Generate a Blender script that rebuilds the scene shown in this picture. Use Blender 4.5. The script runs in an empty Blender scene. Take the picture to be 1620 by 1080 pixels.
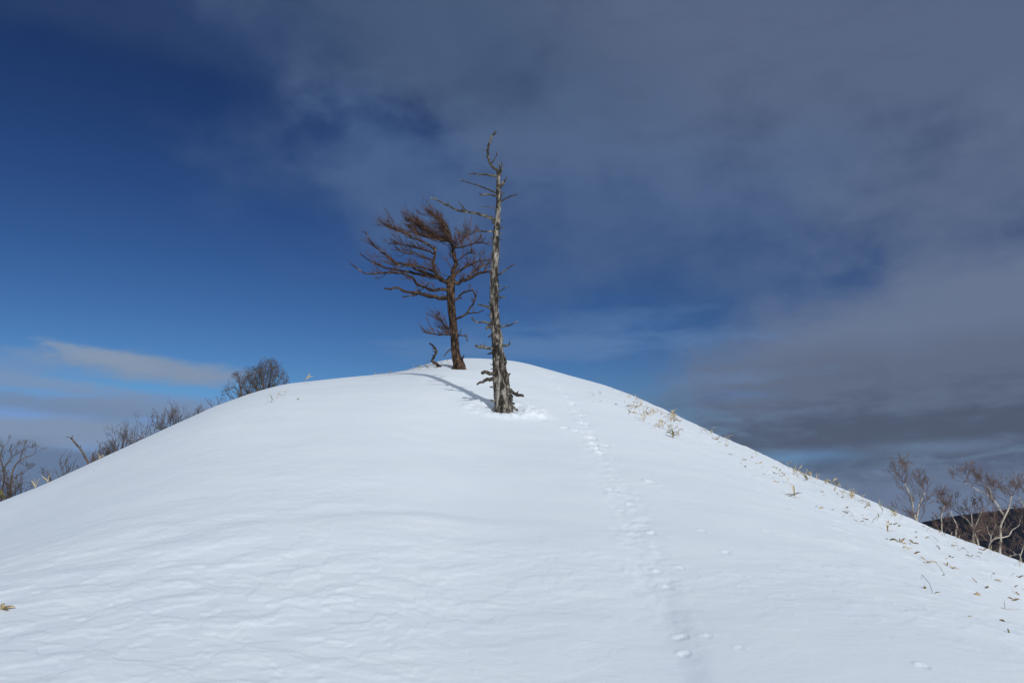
import bpy, math, random
import numpy as np
from mathutils import Vector

S = bpy.context.scene
C = S.collection
R = math.radians

# ------------------------------------------------------------------ camera
CAM_Z = 1.6
F = 1260.0                                   # focal length in pixels of the 1620 wide photograph
PITCH = math.atan((822 - 540) / F)
cd = bpy.data.cameras.new("camera")
cd.lens = 28.0
cd.sensor_width = 36.0
cd.clip_start = 0.05
cd.clip_end = 60000
cam = bpy.data.objects.new("camera", cd)
C.objects.link(cam)
cam.location = (0, 0, CAM_Z)
cam.rotation_euler = (R(90) + PITCH, 0, 0)
S.camera = cam
CP, SP = math.cos(PITCH), math.sin(PITCH)


def ray(px, py):
    u, v = (px - 810) / F, (540 - py) / F
    return Vector((u, CP - SP * v, SP + CP * v))


def at(px, py, Y):                           # point on a sight line at forward distance Y
    d = ray(px, py)
    return Vector((0, 0, CAM_Z)) + d * (Y / d.y)


def az_el(px, py):
    d = ray(px, py).normalized()
    return math.degrees(math.atan2(d.x, d.y)), math.degrees(math.asin(d.z))


# ------------------------------------------------------------------ sun
SUN_EL, SUN_AZ = 21.0, 154.0                 # azimuth clockwise from the view direction: behind, right
sl = bpy.data.lights.new("sun", 'SUN')
sl.energy = 2.8
sl.angle = R(0.5)
sl.color = (1.0, 0.955, 0.90)
sun = bpy.data.objects.new("sun", sl)
C.objects.link(sun)
sun_dir = Vector((math.sin(R(SUN_AZ)) * math.cos(R(SUN_EL)), math.cos(R(SUN_AZ)) * math.cos(R(SUN_EL)), math.sin(R(SUN_EL))))
sun.rotation_euler = sun_dir.to_track_quat('Z', 'Y').to_euler()
sun.location = (20, -30, 40)

# ------------------------------------------------------------------ sky with clouds
S.view_settings.view_transform = 'Standard'
S.view_settings.look = 'None'
S.view_settings.gamma = 1.0
S.view_settings.exposure = 0.0

W = bpy.data.worlds.new("World")
S.world = W
W.use_nodes = True
wt = W.node_tree
wt.nodes.clear()


def lin(r, g, b):
    f = lambda c: c / 255 / 12.92 if c / 255 <= 0.04045 else ((c / 255 + 0.055) / 1.055) ** 2.4
    return (f(r), f(g), f(b), 1.0)


def nd(tree, kind, **kw):
    n = tree.nodes.new(kind)
    for k, v in kw.items():
        setattr(n, k, v)
    return n


def mth(tree, op, a, b=None, c=None, clamp=False):
    n = tree.nodes.new('ShaderNodeMath')
    n.operation = op
    n.use_clamp = clamp
    for i, s in enumerate((a, b, c)):
        if s is None:
            continue
        if isinstance(s, (int, float)):
            n.inputs[i].default_value = s
        else:
            tree.links.new(s, n.inputs[i])
    return n.outputs[0]


def mixc(tree, fac, a, b, blend='MIX'):
    n = nd(tree, 'ShaderNodeMix', data_type='RGBA', blend_type=blend)
    for i, s in ((0, fac), (6, a), (7, b)):
        if isinstance(s, (int, float, tuple)):
            n.inputs[i].default_value = s
        else:
            tree.links.new(s, n.inputs[i])
    return n.outputs[2]


def noise(tree, vec, scale, detail=5, rough=0.55, dist=0.0):
    n = nd(tree, 'ShaderNodeTexNoise')
    n.inputs['Scale'].default_value = scale
    n.inputs['Detail'].default_value = detail
    n.inputs['Roughness'].default_value = rough
    n.inputs['Distortion'].default_value = dist
    if vec is not None:
        tree.links.new(vec, n.inputs['Vector'])
    return n.outputs['Fac']


SKY_STRENGTH = 0.06
FILL_CLOUD = (.44, .50, .58)
sky = nd(wt, 'ShaderNodeTexSky', sky_type='NISHITA')
sky.sun_disc = False
sky.sun_elevation = R(SUN_EL)
sky.sun_rotation = R(SUN_AZ)
sky.altitude = 1200
sky.air_density = 1.0
sky.dust_density = 0.25
sky.ozone_density = 3.0
tc = nd(wt, 'ShaderNodeTexCoord')
nrm = nd(wt, 'ShaderNodeVectorMath', operation='NORMALIZE')
wt.links.new(tc.outputs['Generated'], nrm.inputs[0])
sep = nd(wt, 'ShaderNodeSeparateXYZ')
wt.links.new(nrm.outputs[0], sep.inputs[0])
AZ = mth(wt, 'MULTIPLY', mth(wt, 'ARCTAN2', sep.outputs[0], sep.outputs[1]), 180 / math.pi)
EL = mth(wt, 'MULTIPLY', mth(wt, 'ARCSINE', sep.outputs[2]), 180 / math.pi)


def sky_vec(sx, sy, seed):
    c = nd(wt, 'ShaderNodeCombineXYZ')
    wt.links.new(mth(wt, 'MULTIPLY', AZ, sx), c.inputs[0])
    wt.links.new(mth(wt, 'MULTIPLY', EL, sy), c.inputs[1])
    c.inputs[2].default_value = seed
    return c.outputs[0]


n_big = mth(wt, 'SUBTRACT', noise(wt, sky_vec(0.05, 0.13, 3.1), 1.0, 6, 0.55, 0.4), 0.5)
n_mid = mth(wt, 'SUBTRACT', noise(wt, sky_vec(0.09, 0.30, 7.7), 1.0, 7, 0.58, 0.5), 0.5)
n_puff = mth(wt, 'SUBTRACT', noise(wt, sky_vec(0.13, 0.20, 9.3), 1.0, 9, 0.55, 0.15), 0.5)
n_fine = mth(wt, 'SUBTRACT', noise(wt, sky_vec(0.22, 0.75, 1.3), 1.0, 6, 0.6, 0.3), 0.5)

k = 1.0 / SKY_STRENGTH
# clear cold air: the blue deepens quickly with height
sp_ = nd(wt, 'ShaderNodeSeparateColor')
wt.links.new(sky.outputs[0], sp_.inputs[0])
cb_ = nd(wt, 'ShaderNodeCombineColor')
for i_, (g_, p_, top_) in enumerate(((2.15, 1.82, .17), (2.25, 1.86, .31), (1.82, 1.70, .60))):
    v_ = mth(wt, 'POWER', mth(wt, 'MULTIPLY', sp_.outputs[i_], SKY_STRENGTH), p_)
    v_ = mth(wt, 'MINIMUM', mth(wt, 'MULTIPLY', v_, g_), top_)
    wt.links.new(mth(wt, 'MULTIPLY', v_, k), cb_.inputs[i_])
col = cb_.outputs[0]


def cloud(px, py, rx, ry, rgb, opac, soft=0.5, tilt=0.0, nz=None, amt=1.2, tex=0.0):
    """a bank of cloud: centre and radii given in pixels of the photograph, turned into degrees of sky"""
    global col
    a0, e0 = az_el(px, py)
    a1, _ = az_el(px + min(rx, 300), py)
    _, e1 = az_el(px, py - min(ry, 200))
    ra = abs(a1 - a0) * rx / min(rx, 300)
    re = abs(e1 - e0) * ry / min(ry, 200)
    nz = nz or n_mid
    da, de = mth(wt, 'SUBTRACT', AZ, a0), mth(wt, 'SUBTRACT', EL, e0)
    t = R(tilt)
    u = mth(wt, 'DIVIDE', mth(wt, 'ADD', mth(wt, 'MULTIPLY', da, math.cos(t)), mth(wt, 'MULTIPLY', de, math.sin(t))), ra)
    v = mth(wt, 'DIVIDE', mth(wt, 'SUBTRACT', mth(wt, 'MULTIPLY', de, math.cos(t)), mth(wt, 'MULTIPLY', da, math.sin(t))), re)
    d = mth(wt, 'SQRT', mth(wt, 'ADD', mth(wt, 'MULTIPLY', u, u), mth(wt, 'MULTIPLY', v, v)))
    d = mth(wt, 'MULTIPLY_ADD', nz, -amt, d)
    m = nd(wt, 'ShaderNodeMapRange', interpolation_type='SMOOTHSTEP')
    wt.links.new(d, m.inputs[0])
    m.inputs[1].default_value = 1 + soft
    m.inputs[2].default_value = 1 - soft
    m.inputs[3].default_value = 0.0
    m.inputs[4].default_value = opac
    o = m.outputs[0]
    if tex:
        o = mth(wt, 'MULTIPLY', o, mth(wt, 'MULTIPLY_ADD', n_fine, tex, 1.0, clamp=True))
    c = lin(*rgb)
    col = mixc(wt, o, col, (c[0] * k, c[1] * k, c[2] * k, 1))


exec_clouds = [
    # px, py, rx, ry, colour, opacity, softness, tilt, noise, amount, texture
    (810, 826, 9000, 72, (92, 132, 182), 0.85, 0.8, 0, n_mid, 0.8, .1),
    (160, 10, 330, 70, (50, 72, 110), 0.6, 0.7, 0, n_puff, 2.0, .6),
    (480, 60, 200, 130, (52, 76, 116), 0.65, 0.85, -25, n_puff, 1.9, .6),
    (1320, 30, 850, 300, (95, 110, 138), 0.84, 0.60, -6, n_puff, 1.6, .4),
    (700, 70, 270, 130, (70, 90, 121), 0.86, 0.75, -15, n_puff, 1.5, .4),
    (650, 290, 140, 90, (70, 98, 142), 0.7, 0.6, -30, n_puff, 1.8, .7),
    (980, 320, 420, 125, (84, 107, 143), 0.72, 0.85, -6, n_puff, 2.0, .8),
    (1540, 530, 660, 125, (105, 119, 145), 0.95, 0.42, 10, n_puff, 1.1, .3),
    (1580, 270, 300, 100, (97, 112, 140), 0.72, 0.6, 8, n_puff, 1.5, .5),
    (870, 548, 230, 16, (96, 130, 174), 0.6, 0.8, 1, n_fine, 3.0, .9),
    (900, 515, 160, 16, (86, 120, 166), 0.5, 0.9, 3, n_fine, 3.4, .9),
    (1480, 610, 460, 70, (94, 106, 128), 0.9, 0.55, 0, n_puff, 1.4, .4),
    (1620, 790, 640, 95, (104, 120, 148), 0.97, 0.5, 0, n_mid, 1.0, .2),
    (1165, 598, 90, 12, (104, 130, 168), 0.5, 1.0, 2, n_fine, 4.0, 1.2),
    (1175, 624, 60, 9, (94, 124, 168), 0.5, 1.0, 0, n_fine, 4.0, 1.0),
    (1620, 680, 560, 60, (76, 85, 107), 0.85, 0.95, 0, n_fine, 3.8, .9),
    (1400, 690, 330, 26, (80, 90, 111), 0.75, 0.95, 1, n_fine, 4.0, .9),
    (1260, 724, 80, 10, (98, 138, 180), 0.6, 0.9, 0, n_fine, 3.0, .8),
    (1490, 706, 90, 9, (110, 130, 160), 0.6, 1.0, 0, n_fine, 4.2, .9),
    (1330, 735, 120, 9, (80, 95, 120), 0.6, 0.8, 0, n_fine, 2.6, .5),
    (240, 582, 142, 18, (130, 147, 172), 0.95, 0.55, -3, n_fine, 2.2, .35),
    (160, 564, 80, 11, (134, 152, 176), 0.8, 0.6, -10, n_fine, 2.8, .5),
    (50, 603, 170, 13, (122, 146, 180), 0.85, 0.6, -6, n_fine, 2.4, .6),
    (20, 578, 120, 12, (112, 142, 184), 0.7, 0.7, -3, n_fine, 2.4, .6),
    (180, 647, 300, 14, (114, 136, 168), 0.9, 0.6, -2, n_fine, 2.2, .5),
    (215, 676, 75, 14, (114, 138, 168), 0.7, 0.6, -10, n_fine, 2.4, .5),
    (70, 690, 170, 26, (128, 146, 172), 0.9, 0.55, 0, n_fine, 2.2, .5),
    (250, 640, 160, 14, (120, 140, 170), 0.7, 0.8, -2, n_fine, 2.6, .6),
    (100, 750, 150, 42, (102, 122, 152), 0.96, 0.36, -6, n_fine, 1.2, .25),
]
for px_, py_, rx_, ry_, rgb_, op_, so_, ti_, nz_, am_, tx_ in exec_clouds:
    cloud(px_, py_, rx_, ry_, rgb_, op_, so_, ti_, nz_, am_, tx_)
# unseen bright cloud added overhead and behind the camera to lift the shadows
m1 = nd(wt, 'ShaderNodeMapRange', interpolation_type='SMOOTHSTEP')
wt.links.new(mth(wt, 'MULTIPLY_ADD', n_big, 26, mth(wt, 'ABSOLUTE', AZ)), m1.inputs[0])
m1.inputs[1].default_value, m1.inputs[2].default_value = 50, 105
m2 = nd(wt, 'ShaderNodeMapRange', interpolation_type='SMOOTHSTEP')
wt.links.new(mth(wt, 'MULTIPLY_ADD', n_big, 20, EL), m2.inputs[0])
m2.inputs[1].default_value, m2.inputs[2].default_value = 44, 74
mm = mth(wt, 'MULTIPLY', mth(wt, 'MAXIMUM', m1.outputs[0], m2.outputs[0]), mth(wt, 'MULTIPLY_ADD', n_mid, .5, .85, clamp=True))
col = mixc(wt, mm, col, (FILL_CLOUD[0] * k, FILL_CLOUD[1] * k, FILL_CLOUD[2] * k, 1))
bg = nd(wt, 'ShaderNodeBackground')
bg.inputs[1].default_value = SKY_STRENGTH
wt.links.new(col, bg.inputs[0])
wo = nd(wt, 'ShaderNodeOutputWorld')
wt.links.new(bg.outputs[0], wo.inputs[0])

# ------------------------------------------------------------------ numpy noise
_rng = np.random.RandomState(7)
PERM = np.concatenate([_rng.permutation(256)] * 3)
GA = _rng.rand(256) * 2 * np.pi
GX, GY = np.cos(GA), np.sin(GA)


def perlin(x, y):
    x = np.asarray(x, float)
    y = np.asarray(y, float)
    xi, yi = np.floor(x).astype(int), np.floor(y).astype(int)
    xf, yf = x - xi, y - yi
    u = xf * xf * xf * (xf * (xf * 6 - 15) + 10)
    v = yf * yf * yf * (yf * (yf * 6 - 15) + 10)

    def g(i, j, dx, dy):
        h = PERM[PERM[i & 255] + (j & 255)]
        return GX[h] * dx + GY[h] * dy
    a = g(xi, yi, xf, yf)
    b = g(xi + 1, yi, xf - 1, yf)
    c = g(xi, yi + 1, xf, yf - 1)
    d = g(xi + 1, yi + 1, xf - 1, yf - 1)
    return 1.4 * ((a + u * (b - a)) * (1 - v) + (c + u * (d - c)) * v)


def fbm(x, y, o=4, gain=0.5):
    s, a = 0, 1.0
    for i in range(o):
        s = s + a * perlin(x * 2 ** i + 17.3 * i, y * 2 ** i + 5.1 * i)
        a *= gain
    return s


def sstep(a, b, x):
    t = np.clip((x - a) / (b - a), 0, 1)
    return t * t * (3 - 2 * t)


# ------------------------------------------------------------------ shape of the hill
SIL = [(0, 794), (60, 770), (130, 738), (200, 705), (270, 672), (340, 641), (400, 620), (450, 607), (520, 600),
       (590, 593), (640, 586), (685, 573), (715, 567), (750, 566), (800, 569), (830, 574), (880, 588), (950, 607),
       (1000, 625), (1060, 652), (1130, 685), (1200, 715), (1260, 745), (1300, 760), (1350, 780), (1400, 803),
       (1450, 825), (1500, 846), (1560, 868), (1620, 890)]
_ph, _ee = [], []
for px_, py_ in SIL:
    d_ = ray(px_, py_)
    _ph.append(math.degrees(math.atan2(d_.x, d_.y)))
    _ee.append(d_.z / math.hypot(d_.x, d_.y))
_ph = [-180, -135, -90, -60, -42] + _ph + [40, 60, 90, 135, 180]
_ee = [-.10, -.20, -.24, -.17, -.07] + _ee + [-.16, -.24, -.30, -.20, -.10]
_gp = np.arange(-180, 180.01, 0.1)
_ge = np.interp(_gp, _ph, _ee)
_kn = np.exp(-0.5 * (np.arange(-12, 13) / 5.0) ** 2)
_kn /= _kn.sum()
_ge = np.convolve(np.pad(_ge, 12, mode='edge'), _kn, mode='valid')
_ks = np.exp(-0.5 * (np.arange(-150, 151) / 60.0) ** 2)
_ks /= _ks.sum()
_gs = np.convolve(np.pad(_ge, 150, mode='edge'), _ks, mode='valid')
RS = ([-180, -60, -33, -25, -17, -8, -2, 8, 18, 26, 34, 60, 180], [30, 24, 19, 21, 24, 27, 32, 29, 23, 20, 18, 20, 30])
_gr = np.interp(_gp, RS[0], RS[1])
_kr = np.exp(-0.5 * (np.arange(-60, 61) / 25.0) ** 2)
_kr /= _kr.sum()
_gr = np.convolve(np.pad(_gr, 60, mode='edge'), _kr, mode='valid')


def hill(x, y):
    x = np.asarray(x, float)
    y = np.asarray(y, float)
    r = np.hypot(x, y) + 1e-9
    ph = np.degrees(np.arctan2(x, y))
    e = np.interp(ph, _gp, _ge)
    rs = np.interp(ph, _gp, _gr)
    plane = 0.13 * np.cos(np.radians(ph)) - 0.02 * np.sin(np.radians(ph))
    q = r / rs
    es = np.interp(ph, _gp, _gs)
    e = es + (e - es) * sstep(0.45, 0.95, q)
    e = plane + (e - plane) * sstep(0.06, 0.78, q)
    inner = 1.6 * (1 - np.minimum(q, 1) ** 2) ** 2
    L = np.maximum(e + 0.38, 0.25)
    wd = L * rs * rs / 12.8
    outer = L * wd * (np.sqrt(1 + (np.maximum(r - rs, 0) / wd) ** 2) - 1)
    z = CAM_Z + e * r - inner - outer
    # the ridge runs out into the valley
    far = sstep(70, 420, r)
    valley = -170 + 40 * perlin(x / 900 + 3, y / 900) + 14 * perlin(x / 210, y / 210)
    zz = np.maximum(z, -175)
    return np.where(r < 70, z, zz * (1 - far) + valley * far)


def ground_ray(px, py, hf=hill):
    d = ray(px, py)
    t = np.linspace(1.0, 70, 9000)
    X, Y, Z = d.x * t, d.y * t, CAM_Z + d.z * t
    f = Z - hf(X, Y)
    i = np.argmax(f < 0)
    if not (f < 0).any():
        i = int(np.argmin(f[: 6000]))
    return Vector((X[i], Y[i], float(hf(X[i], Y[i]))))


# marks in the snow, found once on the smooth hill
def line_on_ground(pts):
    out = []
    for p in pts:
        g = ground_ray(*p)
        out.append((g.x, g.y))
    return out


def poly_dist(x, y, pts):
    """distance to a polyline and the side of it"""
    best = np.full(x.shape, 1e9)
    side = np.zeros(x.shape)
    for (ax, ay), (bx, by) in zip(pts[:-1], pts[1:]):
        vx, vy = bx - ax, by - ay
        L2 = vx * vx + vy * vy + 1e-9
        t = np.clip(((x - ax) * vx + (y - ay) * vy) / L2, 0, 1)
        dx, dy = x - ax - t * vx, y - ay - t * vy
        d = np.hypot(dx, dy)
        s = np.sign(vx * (y - ay) - vy * (x - ax))
        m = d < best
        best = np.where(m, d, best)
        side = np.where(m, s, side)
    return best, side


def spline2(pts, n=14):
    out = []
    for i in range(len(pts) - 1):
        p0, p1, p2, p3 = [np.array(pts[min(max(q, 0), len(pts) - 1)]) for q in (i - 1, i, i + 1, i + 2)]
        for j in range(n):
            t_ = j / n
            out.append(tuple(0.5 * (2 * p1 + (p2 - p0) * t_ + (2 * p0 - 5 * p1 + 4 * p2 - p3) * t_ ** 2 + (3 * p1 - p0 - 3 * p2 + p3) * t_ ** 3)))
    out.append(tuple(pts[-1]))
    return out


DRIFT = spline2(line_on_ground([(-260, 1010), (0, 938), (140, 905), (280, 868), (420, 838), (560, 826), (720, 830), (900, 838)]), 5)
BANK = spline2(line_on_ground([(1000, 850), (1020, 880), (1040, 930), (1062, 985), (1080, 1040), (1092, 1110)]), 5)
BANK_R = math.hypot(*BANK[0])
random.seed(11)
PRINTS = []
for px_, py_, s_ in [(1078, 1002, 1), (1082, 1030, .9), (1052, 922, .8), (1018, 874, .8), (1040, 900, .6), (1075, 895, .6), (1190, 956, .8),
                     (1448, 1046, 1.2), (1462, 1054, .8), (1032, 764, .9), (1000, 797, .7), (985, 806, .6), (1012, 836, .8), (1030, 842, .7), (965, 775, .6),
                     (935, 690, 1), (940, 700, 1), (945, 708, .9), (951, 714, .8), (958, 702, .6), (920, 655, .8), (923, 668, .8), (893, 676, .6), (910, 680, .5),
                     (905, 637, .7), (897, 628, .6), (888, 616, .6), (878, 606, .6), (868, 598, .6), (858, 588, .6), (905, 640, .6), (850, 655, .9), (858, 662, .8),
                     (846, 645, .8), (840, 650, .8), (862, 652, .6), (835, 640, .7), (1112, 838, .5), (1095, 812, .5), (1150, 870, .6), (1170, 1025, .6), (1120, 1005, .6), (1100, 925, .5),
                     (1215, 838, .5), (1290, 905, .4)]:
    g_ = ground_ray(px_, py_)
    s_ *= min(1.0, .13 + .062 * max(0, g_.y - 4))
    if random.random() < .4 and g_.y < 11:
        continue
    PRINTS.append((g_.x, g_.y, s_, random.uniform(-.5, .5)))
TREE_BASE = ground_ray(797, 648)
LARCH_BASE = ground_ray(725, 580)
PATCH = ground_ray(150, 960)
TRACK = line_on_ground([(1090, 1070), (1050, 930), (1015, 870), (990, 800), (945, 705), (920, 660), (893, 622), (866, 594)])


def detail(x, y):
    """wind-worked surface of the snow"""
    a = R(12)
    u = x * math.cos(a) + y * math.sin(a)
    v = -x * math.sin(a) + y * math.cos(a)
    r = np.hypot(x, y)
    u2 = u + 0.14 * perlin(x / 0.6, y / 0.6)
    v2 = v + 0.10 * perlin(x / 0.7 + 9, y / 0.7)
    z = 0.03 * fbm(x / 6.0, y / 4.5, 3)
    area = sstep(-0.35, 0.5, perlin(x / 2.6 + 31, y / 2.9) + 0.35 * sstep(0.5, -3, x))
    z = z + 0.0048 * fbm(u2 / 0.95, v2 / 0.70 + 4, 3) * (0.5 + 0.5 * area)
    z = z + 0.0016 * (0.25 + 0.75 * area) * fbm(u2 / 0.24 + 11, v2 / 0.105, 4, 0.6)
    # broken wind crust: small plates with a crisp lip to leeward
    near = np.exp(-(((x - PATCH.x) / 3.2) ** 2 + ((y - PATCH.y - .6) / 2.4) ** 2))
    pn = perlin(u2 / 0.52 + 2.2, v2 / 0.40 + 8) + 0.30 * perlin(u2 / 0.17, v2 / 0.13)
    pm = perlin(u2 / 0.34 + 7.2, v2 / 0.21 + 3) + 0.30 * perlin(u2 / 0.11, v2 / 0.08)
    lip = sstep(0.02, 0.05, pn) * 0.5 + sstep(0.30, 0.33, pn) * 0.4 + sstep(-0.38, -0.34, pn) * .35
    z = z + (0.0010 * area + 0.012 * near) * lip
    z = z + 0.0032 * area * sstep(0.16, 0.24, pm) * (1 - sstep(0.24, 0.75, pm))
    # edge of the older drift
    d, s = poly_dist(x, y, DRIFT)
    sd = d * s
    sd = sd + 0.10 * perlin(x / .7, y / .7)
    z = z + 0.035 * np.exp(-np.maximum(-sd, 0) / 2.2) * (1 - sstep(-0.1, 0.5, sd)) * sstep(2.5, -1.0, x) * (0.6 + 0.6 * perlin(x / 1.7, 3.3 + y / 1.7))
    # shallow trench of the track and the bank beside it
    d, s = poly_dist(x, y, BANK)
    sd = d * s + 0.04 * perlin(x / .35, y / .35)
    z = z - 0.020 * np.exp(-(np.maximum(-sd, 0) / 0.55) ** 2) * (1 - sstep(-0.05, 0.20, sd)) * (1 - sstep(BANK_R - 2.6, BANK_R - .3, r))
    d, s = poly_dist(x, y, TRACK)
    lump = np.exp(-(d / 0.26) ** 2) * sstep(4.5, 9.0, r)
    z = z + lump * (-0.012 + 0.012 * fbm(x / 0.17, y / 0.24, 3)) * (0.6 + 0.6 * sstep(-.2, .4, perlin(x / .8 + 5, y / .8)))
    for qx, qy, sc, an in PRINTS:
        m = (np.abs(x - qx) < 1.0) & (np.abs(y - qy) < 1.0)
        if not m.any():
            continue
        dx, dy = x[m] - qx, y[m] - qy
        n = 0.55 * fbm(x[m] / 0.10, y[m] / 0.09, 3, .65)
        c_, s_ = math.cos(an), math.sin(an)
        ex, ey = (dx * c_ + dy * s_) / (0.12 * sc + .02), (-dx * s_ + dy * c_) / (0.17 * sc + .02)
        q = np.hypot(ex, ey) + n
        crumb = fbm(x[m] / 0.045, y[m] / 0.04, 2)
        z[m] += sc * .6 * (-0.050 * (1 - sstep(0.6, 0.95, q)) + 0.050 * np.exp(-((q - 1.3) / 0.3) ** 2) * sstep(-.6, .9, ey) * (0.5 + 0.5 * sstep(-.3, .3, n)) + .010 * crumb * np.exp(-(np.hypot(ex, ey) / 1.4) ** 2))
    # scoured hollow and crumbled snow round the foot of the dead tree
    dx, dy = x - TREE_BASE.x, y - TREE_BASE.y
    dr = np.hypot(dx, dy)
    z = z - 0.13 * np.exp(-(dr / 0.36) ** 2) + 0.05 * np.exp(-((dr - .75) / .25) ** 2) * (1 + .8 * fbm(x / .2, y / .2, 3)) + 0.06 * np.exp(-(((dx - .45) / .5) ** 2 + ((dy + .25) / .3) ** 2)) * (1 + fbm(x / .12, y / .12, 3))
    dr = np.hypot(x - LARCH_BASE.x, y - LARCH_BASE.y)
    z = z - 0.08 * np.exp(-(dr / 0.5) ** 2)
    # lumps of snow over the buried bamboo grass on the right flank
    flank = sstep(2.0, 6.0, x) * sstep(4, 8, r)
    z = z + flank * 0.028 * np.maximum(fbm(x / 0.42 + 3, y / 0.5, 3) - 0.15, 0)
    fade = 1 - sstep(45, 70, r)
    return z * fade


def surf(x, y):
    x = np.atleast_1d(np.asarray(x, float))
    y = np.atleast_1d(np.asarray(y, float))
    return hill(x, y) + detail(x, y)


def surf1(x, y):
    return float(surf(x, y)[0])


def on_snow(px, py):
    g = ground_ray(px, py)
    return Vector((g.x, g.y, surf1(g.x, g.y)))


# ------------------------------------------------------------------ materials
def material(name, rough=0.8, spec=0.2):
    m = bpy.data.materials.new(name)
    m.use_nodes = True
    b = m.node_tree.nodes['Principled BSDF']
    b.inputs['Roughness'].default_value = rough
    b.inputs['Specular IOR Level'].default_value = spec
    return m, m.node_tree, b


def ramp(tree, fac, stops):
    n = nd(tree, 'ShaderNodeValToRGB')
    el = n.color_ramp.elements
    while len(el) > 1:
        el.remove(el[-1])
    el[0].position = stops[0][0]
    el[0].color = (*stops[0][1], 1)
    for p, c in stops[1:]:
        e = el.new(p)
        e.color = (*c, 1)
    tree.links.new(fac, n.inputs[0])
    return n.outputs[0]


def obj_vec(tree, scale):
    t = nd(tree, 'ShaderNodeTexCoord')
    m = nd(tree, 'ShaderNodeMapping')
    m.inputs['Scale'].default_value = scale
    tree.links.new(t.outputs['Object'], m.inputs[0])
    return m.outputs[0]


def bump(tree, bsdf, h, strength, dist):
    n = nd(tree, 'ShaderNodeBump')
    n.inputs['Strength'].default_value = strength
    n.inputs['Distance'].default_value = dist
    tree.links.new(h, n.inputs['Height'])
    tree.links.new(n.outputs[0], bsdf.inputs['Normal'])


SNOW, t, b = material("snow", 0.55, 0.25)
c = ramp(t, noise(t, obj_vec(t, (0.9, 1.3, 1)), 1.0, 4), [(0.3, (0.765, 0.845, 0.925)), (0.7, (0.81, 0.875, 0.94))])
t.links.new(c, b.inputs['Base Color'])
h = mth(t, 'ADD', noise(t, obj_vec(t, (13, 24, 13)), 1.0, 5, 0.7), mth(t, 'MULTIPLY', noise(t, obj_vec(t, (110, 130, 110)), 1.0, 3, 0.75), 0.45))
bump(t, b, h, 0.32, 0.010)

FOREST, t, b = material("forest_floor", 1.0, 0.0)
c = ramp(t, noise(t, obj_vec(t, (0.03, 0.03, 0.1)), 1.0, 9, 0.7), [(0.35, (0.005, 0.007, 0.014)), (0.55, (0.009, 0.012, 0.022)), (0.78, (0.025, 0.028, 0.042))])  # dark woodland, with the blue of distant air tinted into its colour
t.links.new(c, b.inputs['Base Color'])

DEADWOOD, t, b = material("weathered_wood", 0.85, 0.15)
n1 = noise(t, obj_vec(t, (11, 11, 3.2)), 1.0, 8, 0.70, 0.5)
n2 = noise(t, obj_vec(t, (55, 55, 3.5)), 1.0, 5, 0.6, 0.3)
c1 = ramp(t, n1, [(0.43, (0.030, 0.027, 0.023)), (0.50, (0.10, 0.09, 0.077)), (0.56, (0.34, 0.325, 0.30)), (0.72, (0.54, 0.525, 0.49))])
c2 = ramp(t, n2, [(0.36, (0.14, 0.125, 0.11)), (0.48, (0.72, 0.70, 0.67)), (0.7, (1.0, 0.99, 0.97))])
t.links.new(mixc(t, 1.0, c1, c2, 'MULTIPLY'), b.inputs['Base Color'])
bump(t, b, mth(t, 'ADD', n1, n2), 0.8, 0.02)

DEADLIMB, t, b = material("weathered_limb", 0.85, 0.15)
n1 = noise(t, obj_vec(t, (9, 9, 9)), 1.0, 5, 0.6)
t.links.new(ramp(t, n1, [(0.38, (0.03, 0.027, 0.023)), (0.54, (0.09, 0.082, 0.069)), (0.72, (0.31, 0.29, 0.255))]), b.inputs['Base Color'])
bump(t, b, n1, 0.6, 0.01)

LARCHBARK, t, b = material("larch_bark", 0.9, 0.1)
n1 = noise(t, obj_vec(t, (11, 11, 5)), 1.0, 6, 0.65, 0.5)
t.links.new(ramp(t, n1, [(0.42, (0.016, 0.012, 0.010)), (0.53, (0.065, 0.043, 0.031)), (0.65, (0.16, 0.10, 0.068)), (0.80, (0.27, 0.21, 0.16))]), b.inputs['Base Color'])
bump(t, b, n1, 0.9, 0.03)

LARCHLIMB, t, b = material("larch_limb", 0.9, 0.1)
n1 = noise(t, obj_vec(t, (7, 7, 7)), 1.0, 5, 0.6)
t.links.new(ramp(t, n1, [(0.36, (0.020, 0.015, 0.012)), (0.55, (0.062, 0.042, 0.031)), (0.74, (0.20, 0.145, 0.105))]), b.inputs['Base Color'])

LARCHTWIG, t, b = material("larch_twig", 0.85, 0.15)
n1 = noise(t, obj_vec(t, (5, 5, 5)), 1.0, 4, 0.6)
t.links.new(ramp(t, n1, [(0.35, (0.05, 0.031, 0.025)), (0.7, (0.15, 0.090, 0.066))]), b.inputs['Base Color'])

BIRCHBARK, t, b = material("birch_bark", 0.75, 0.2)
n1 = noise(t, obj_vec(t, (6, 6, 14)), 1.0, 5, 0.6)
t.links.new(ramp(t, n1, [(0.30, (0.12, 0.10, 0.075)), (0.44, (0.38, 0.34, 0.28)), (0.7, (0.58, 0.54, 0.47))]), b.inputs['Base Color'])

BIRCHTWIG, t, b = material("birch_twig", 0.85, 0.1)
n1 = noise(t, obj_vec(t, (3, 3, 3)), 1.0, 3, 0.6)
t.links.new(ramp(t, n1, [(0.35, (0.10, 0.068, 0.062)), (0.7, (0.24, 0.175, 0.155))]), b.inputs['Base Color'])

SHRUB, t, b = material("shrub_bark", 0.85, 0.1)
n1 = noise(t, obj_vec(t, (4, 4, 4)), 1.0, 3, 0.6)
t.links.new(ramp(t, n1, [(0.35, (0.06, 0.048, 0.042)), (0.7, (0.17, 0.135, 0.11))]), b.inputs['Base Color'])


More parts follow.
